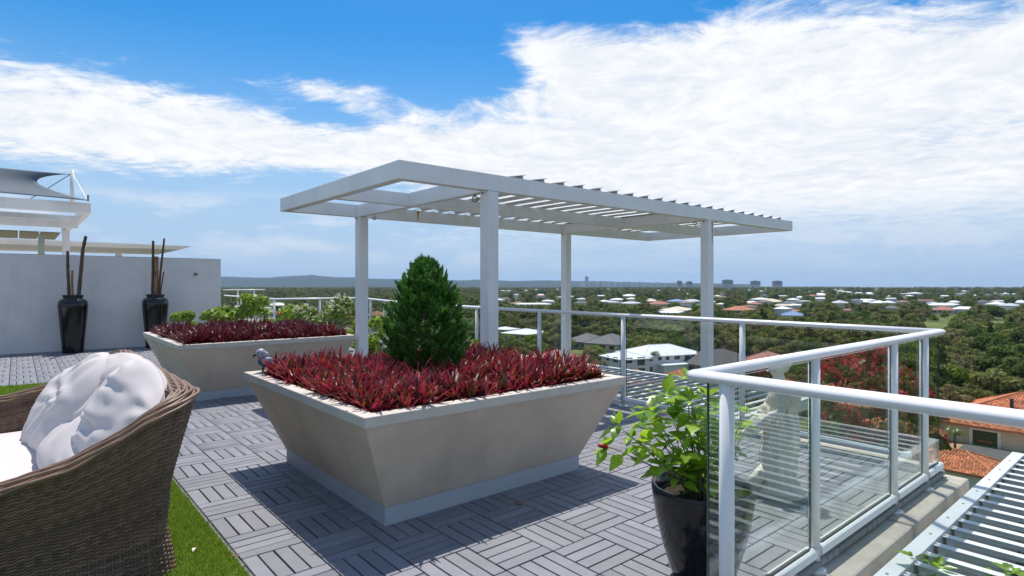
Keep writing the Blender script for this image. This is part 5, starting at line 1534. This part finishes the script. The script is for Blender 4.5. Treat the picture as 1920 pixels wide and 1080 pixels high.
CLOTH = mat('white_cotton', (0.62, 0.565, 0.55), .9, var=.03, vscale=6, bump=.25, bscale=420, dist=.002, spec=.2)
sc_ = thing('seat_cushion', 'flat white seat cushion lying on the wicker sofa', 'cushion', (-.15, (YN + YF) / 2, .215))
me = blob([('e', (0, 0, .065), (.60, 1.05, .072), Matrix.Identity(3), .28)], .022, 8, 'seat_pad', lambda c, n_: .004 * mnoise.noise(c * 4))
link('pad', me, CLOTH, sc_)
def rotm(ax_, ang): return Matrix.Rotation(ang, 3, ax_)
class RM:
    def __init__(self, m): self.m = m
    def to_matrix(self): return self.m
CO = Vector((.34, 4.0, .335))
def pillow(mb, c, right, up, hw, hh, T, seed, n=46):
    """square pillow with pinched corners, a seam line and gathers"""
    right = Vector(right).normalized(); up = Vector(up); up = (up - right * up.dot(right)).normalized(); nr = right.cross(up)
    def pt(u, v, s):
        e = (max(0, 1 - abs(u) ** 2.4) * max(0, 1 - abs(v) ** 2.4)) ** .5
        ox = hw * u * math.sqrt(1 - .42 * v * v); oy = hh * v * math.sqrt(1 - .42 * u * u)
        h = T * e
        q = Vector((u * 2.1, v * 2.1, seed * 3.7 + s))
        h += e * T * (.14 * mnoise.noise(q))
        # gathers run in from the seam and the corners
        for (cu, cv) in ((1, 1), (-1, 1), (1, -1), (-1, -1)):
            du, dv = cu - u, cv - v; r = math.hypot(du, dv); a = math.atan2(dv, du)
            h += .008 * math.sin(a * 11 + seed + 2.5 * mnoise.noise(q)) * math.exp(-((r - .45) / .35) ** 2) * min(1, e * 2)
        for (a0, b0, a1, b1, dep, wd_) in CREASE[seed]:                 # long folds running from the pinched spots
            du, dv = a1 - a0, b1 - b0; tt = max(0, min(1, ((u - a0) * du + (v - b0) * dv) / (du * du + dv * dv)))
            wob = .05 * mnoise.noise(Vector((tt * 4, seed, a0)))
            k = math.hypot(u - a0 - tt * du + wob, v - b0 - tt * dv + wob)
            fade = (1 - tt) ** .6
            if s < 0: h += (-dep * math.exp(-(k / wd_) ** 1.5) + dep * .42 * math.exp(-((k - wd_ * 2.1) / (wd_ * 1.2)) ** 2)) * fade * min(1, e * 2)
        droop = -.05 * hh * (u * u)
        p = Vector(c) - CO + right * ox + up * (oy + droop) + nr * (s * h) + nr * (.05 * math.sin(u * 2.2 + seed))
        return p
    vs = []; fs = []
    ang = lambda i: math.sin((i / n - .5) * PI)
    for s in (1, -1):
        k0 = len(vs)
        for i in range(n + 1):
            for j_ in range(n + 1): vs.append(pt(ang(i), ang(j_), s))
        for i in range(n):
            for j_ in range(n):
                k = k0 + i * (n + 1) + j_; f = (k, k + n + 1, k + n + 2, k + 1); fs.append(f if s > 0 else f[::-1])
    mb.add(vs, fs)
    ring = [pt(u, -1, 1) for u in np.linspace(-1, 1, 24)] + [pt(1, v, 1) for v in np.linspace(-1, 1, 24)][1:] + [pt(u, 1, 1) for u in np.linspace(1, -1, 24)][1:] + [pt(-1, v, 1) for v in np.linspace(1, -1, 24)][1:]
    SEAMS.append(ring)
CREASE = {1: [(-.55, -.1, .75, .45, .034, .075), (-.55, -.1, .5, -.7, .026, .07), (-.2, .75, .25, .1, .022, .06), (-.1, -.05, .9, .05, .014, .05)],
          2: [(.15, -.55, -.1, .75, .040, .08), (.15, -.55, .75, .35, .030, .07), (-.35, .8, -.3, .1, .016, .05), (.6, .85, .45, .2, .014, .05), (.15, -.55, -.7, .1, .018, .06)],
          3: [(.8, -.6, -.55, .25, .034, .08), (.75, .3, -.4, .65, .020, .06), (.7, -.2, -.75, -.25, .016, .06)],
          4: [(.15, .85, .1, -.5, .036, .07), (.2, .8, .8, -.2, .026, .06), (.1, .8, -.65, -.2, .026, .06), (-.5, .8, -.6, 0, .014, .05)]}
SEAMS = []
pm = MB()
pillow(pm, (.24, 4.46, .585), (-.24, 1, -.16), (.48, .10, .86), .50, .345, .135, 1)
pillow(pm, (.355, 3.98, .635), (.06, 1, .05), (.50, 0, .86), .48, .32, .120, 2)
pillow(pm, (.39, 3.46, .61), (.16, 1, .20), (.44, -.16, .86), .42, .325, .115, 3)
pillow(pm, (.30, 3.86, .46), (.0, 1, -.03), (.80, .0, .60), .58, .23, .105, 4)
me = pm.mesh('back_cushion'); me.polygons.foreach_set('use_smooth', [True] * len(me.polygons))
bc = thing('back_cushion', 'large rumpled white cushion leaning on the sofa back', 'cushion', CO)
cv_ = link('cover', me, CLOTH, bc)
for rg in SEAMS: MB().tube(rg, .0045, 6).build('piping', CLOTH, cv_, smooth=True)
# seam around the fold
# ------------------------------------------------------------------ tall vases with bamboo
vp = [(.20, 0.0), (.205, .02), (.225, .25), (.26, .60), (.288, .88), (.290, .94), (.275, 1.0), (.235, 1.035), (.19, 1.05), (.185, 1.075), (.20, 1.09), (.205, 1.11), (.195, 1.125), (.17, 1.12), (.165, 1.04), (.22, .95), (.22, .7)]
def vase(loc, label):
    t = thing('tall_vase', label, 'vase', loc, group='black vases at the wall')
    MB().lathe([(r * .84, z) for r, z in vp], 48).build('body', M['blackglaze'], t, smooth=True)
    MB().lathe([(.138, 1.055), (.01, 1.06)], 24).build('filling', M['soil'], t)
V1 = Vector((.83, 14.20, 0)); V2 = Vector((2.22, 14.24, 0))
vase(V1, 'black glazed vase nearer the left edge, holding a curved cane'); vase(V2, 'black glazed vase partly hidden by the farther planter')
BAM = mat('dark_bamboo', (0.075, 0.040, 0.020), .45, var=.35, vscale=9, stain=((.18, .10, .045), .6, (6, 6, 2)))
BAM2 = mat('brown_bamboo', (0.24, 0.12, 0.05), .45, var=.3, vscale=7)
def cane(label, loc, pts, r, m=BAM):
    t = thing('bamboo_cane', label, 'cane', loc); mb = MB(); P_ = []; Rr = []
    n = 24; r *= .82
    for i in range(n + 1):
        f = i / n * (len(pts) - 1); k = min(int(f), len(pts) - 2); p_ = Vector(pts[k]).lerp(Vector(pts[k + 1]), f - k); P_.append(p_)
        Rr.append(r * (1.0 + (.12 if i % 5 == 0 else 0)) * (1 - .2 * i / n))
    mb.tube(P_, Rr, 10).build('stalk', m, t, smooth=True)
    return t
rx, ry = RGT.x, RGT.y
def cp(v, lst): return [(rx * a, ry * a, z) for a, z in lst]
cane('thick curved brown cane leaning right in the left vase', V1, cp(V1, [(.10, 1.0), (.15, 1.55), (.19, 2.0), (.25, 2.27)]), .042, BAM)
cane('straight dark cane at the left side of the left vase', V1, cp(V1, [(-.07, 1.0), (-.10, 1.6), (-.105, 1.98)]), .036, BAM)
cane('short cane in the middle of the left vase', V1, cp(V1, [(.0, 1.0), (-.02, 1.35), (-.015, 1.6)]), .026, BAM2)
cane('slim dark cane at the left of the right vase', V2, cp(V2, [(-.06, 1.0), (-.05, 1.6), (-.045, 2.25)]), .036, BAM)
cane('thick brown cane in the middle of the right vase', V2, cp(V2, [(.01, 1.0), (.02, 1.5), (.025, 1.92)]), .056, BAM2)
cane('tall slim cane leaning right in the right vase', V2, cp(V2, [(.06, 1.0), (.11, 1.6), (.19, 2.30)]), .028, BAM)
cane('short thin cane at the right of the right vase', V2, cp(V2, [(.09, 1.0), (.13, 1.3), (.18, 1.60)]), .018, BAM)

# ------------------------------------------------------------------ statue
STN = mat('aged_stone', (0.70, 0.65, 0.56), .92, var=.16, vscale=9, bump=.4, bscale=70, stain=((.32, .29, .24), .6, (9, 9, 4)))
sp_ = Vector((3.66, 1.72, 0))
st_ = thing('garden_statue', 'weathered stone statue of a draped woman behind the glass', 'statue', sp_)
f_ = -RGT; s_ = FWD
def S(a, b_, z): v = f_ * a + s_ * b_; return Vector((v.x, v.y, z))
parts = [('t', [S(.0, 0, .055), S(.005, 0, .10), S(.0, 0, .20), S(-.02, 0, .32), S(-.02, 0, .44), S(-.035, 0, .53), S(-.045, 0, .60), S(-.03, 0, .66), S(-.015, 0, .70)], [.115, .105, .098, .105, .102, .078, .090, .070, .034]),
         ('t', [S(-.015, 0, .69), S(0, 0, .74)], [.034, .036]), ('e', S(.012, 0, .800), (.052, .050, .066), Matrix.Identity(3)), ('e', S(-.028, 0, .815), (.045, .048, .055), Matrix.Identity(3)), ('e', S(-.065, 0, .83), (.028, .028, .03), Matrix.Identity(3)),
         ('e', S(.062, 0, .797), (.012, .010, .014), Matrix.Identity(3)),
         ('t', [S(-.03, -.085, .645), S(.03, -.105, .54), S(.11, -.06, .47)], [.032, .028, .022]), ('t', [S(-.03, .085, .645), S(.02, .105, .54), S(.10, .05, .49)], [.032, .028, .022]),
         ('t', [S(.07, 0, .47), S(.11, 0, .45), S(.17, 0, .405), S(.205, 0, .385), S(.225, 0, .372)], [.030, .052, .044, .020, .028]),
         ('t', [S(.09, -.02, .10), S(.085, -.03, .22), S(.05, -.05, .36)], [.035, .04, .03]), ('t', [S(.06, .05, .10), S(.06, .05, .25), S(.03, .05, .40)], [.03, .04, .03]),
         ('t', [S(-.09, .02, .08), S(-.10, .02, .3), S(-.06, .03, .52)], [.03, .036, .02])]
def fold(c, n_):
    if c.z > .56 or c.z < .08: return .0015 * mnoise.noise(c * 60)
    a = math.atan2(c.y, c.x); return .006 * math.sin(a * 9 + 3 * mnoise.noise(Vector((a, c.z * 3, 0)))) + .0015 * mnoise.noise(c * 60)
link('figure', blob(parts, .0075, 3, 'figure', fold), STN, st_)
mb = MB(); mb.lathe([(.150, 0), (.150, .035), (.140, .045), (.130, .05), (.125, .075), (.05, .08)], 28).build('plinth', STN, st_, smooth=False, bevel=.004)
# scroll at the foot
mb = MB(); mb.tube([S(.155, 0, .05) + Vector((0, 0, .0)), S(.16, -.03, .08), S(.13, -.04, .14), S(.10, -.02, .18)], [.035, .042, .036, .02], 10).build('drapery_scroll', STN, st_, smooth=True)

# ------------------------------------------------------------------ bird ornament on the planter corner
bd = thing('bird_ornament', 'small blue and grey bird ornament on the nearer planter corner', 'ornament', (1.385, 4.50, .664))
fB = (-RGT * .8 - FWD * .6).normalized(); 
def Bp(a, z, b_=0): v = fB * a + Vector((-fB.y, fB.x, 0)) * b_; return Vector((v.x, v.y, z))
BLU = mat('blue_glaze', (0.02, 0.10, 0.17), .3, var=.4, vscale=50); GRY = mat('grey_glaze', (.34, .35, .40), .4, var=.35, vscale=70); BK = M['gasket']
q = Matrix.Identity(3)
link('body', blob([('e', Bp(-.01, .085), (.042, .042, .052), q), ('t', [Bp(-.02, .09), Bp(-.07, .06), Bp(-.12, .035)], [.035, .026, .008])], .006, 4, 'bird_body'), BLU, bd)
link('head', blob([('e', Bp(.008, .142), (.036, .034, .036), q), ('e', Bp(-.012, .125), (.036, .036, .036), q)], .005, 3, 'bird_head'), GRY, bd)
MB().tube([Bp(.035, .140), Bp(.058, .126), Bp(.064, .112)], [.011, .007, .001], 8).build('beak', BK, bd, smooth=True)
for s in (-1, 1):
    MB().lathe([(.001, -.005), (.005, -.003), (.006, 0), (.005, .003), (.001, .005)], 8).build('eye', BK, bd, smooth=True).location = Bp(.030, .150, .022 * s)
    link('wing', blob([('e', Bp(-.03, .085, .036 * s), (.045, .016, .03), RM(rotm('Z', math.atan2(fB.y, fB.x)))), ('t', [Bp(-.05, .08, .034 * s), Bp(-.11, .05, .02 * s)], [.018, .005])], .005, 3, 'bird_wing'), GRY if s > 0 else BLU, bd)
    MB().tube([Bp(-.005, .0, .014 * s), Bp(-.008, .045, .014 * s)], .004, 6).build('leg', BK, bd)

# ------------------------------------------------------------------ shells on the kerb
SHW = mat('white_coral', (.72, .66, .58), .8, var=.2, vscale=40, bump=.8, bscale=60); SHS = mat('striped_shell', (.42, .34, .30), .6, var=.5, vscale=60)
c1 = thing('coral_lump', 'pale rough coral lump at the bottom edge of the kerb', 'coral', (2.40, 1.120, -.051))
link('lump', blob([('e', (0, 0, .05), (.055, .05, .055), q), ('e', (.03, .01, .075), (.035, .04, .035), q), ('e', (-.035, .0, .04), (.04, .04, .045), q)], .006, 2, 'coral', lambda c, n_: .007 * mnoise.noise(c * 45)), SHW, c1)
c2 = thing('ribbed_shell', 'striped ribbed shell standing beside the coral lump', 'shell', (2.505, 1.120, -.051))
vs = []; fs = []; n = 40; mrow = 10
for i in range(mrow + 1):
    r = .10 * (i / mrow) ** .8
    for j in range(n + 1):
        a = -1.25 + 2.5 * j / n; rib = 1 + .05 * (1 if j % 2 else -1) * (i / mrow); dome = .045 * math.sin(PI * min(1, i / mrow * .85 + .1))
        p_ = FWD * (-(dome) * math.cos(a) * (1.0 if j % 2 else .86)) + RGT * (r * math.sin(a) * rib * .9); vs.append((p_.x, p_.y, .012 + r * math.cos(a * .95) * rib + .02))
for i in range(mrow):
    for j in range(n): k = i * (n + 1) + j; fs.append((k, k + 1, k + n + 2, k + n + 1))
ob = MB().add(vs, fs).build('valve', SHS, c2, smooth=True); so = ob.modifiers.new('t', 'SOLIDIFY'); so.thickness = .008
link('hinge', blob([('e', (0, 0, .02), (.03, .02, .022), q)], .005, 2, 'hinge'), SHW, c2)

# ------------------------------------------------------------------ fallen leaves
def litter(label, loc, m, s, seed):
    o = bpy.data.objects.new('fallen_leaf', broad_leaf(seed, curl=.3, fold=.4)); COL.objects.link(o); o.data.materials.append(m)
    o.location = loc; o.rotation_euler = (.1, .15, seed * 1.3); o.scale = (s, s, s); tag(o, label, 'leaf')
DRY = mat('dry_leaf', (.22, .11, .05), .8, var=.3, vscale=60); PET = mat('pale_petal', (.75, .72, .66), .7)
for (lab, px, py, m_, s, sd, zz) in (('dry brown leaf at the turf edge beside the sofa', 447, 1042, DRY, .05, 1, .02), ('pale petal lying on the turf beside the sofa', 366, 1027, PET, .03, 2, .035), ('dry curled leaf against the skirting of the nearer planter', 966, 944, DRY, .05, 3, .006), ('tiny pale petal on the shaded deck', 974, 981, PET, .018, 4, .004), ('dry leaf against the skirting of the farther planter', 421, 746, DRY, .06, 5, .006)):
    litter(lab, at(px, py, zz), m_, s, sd)
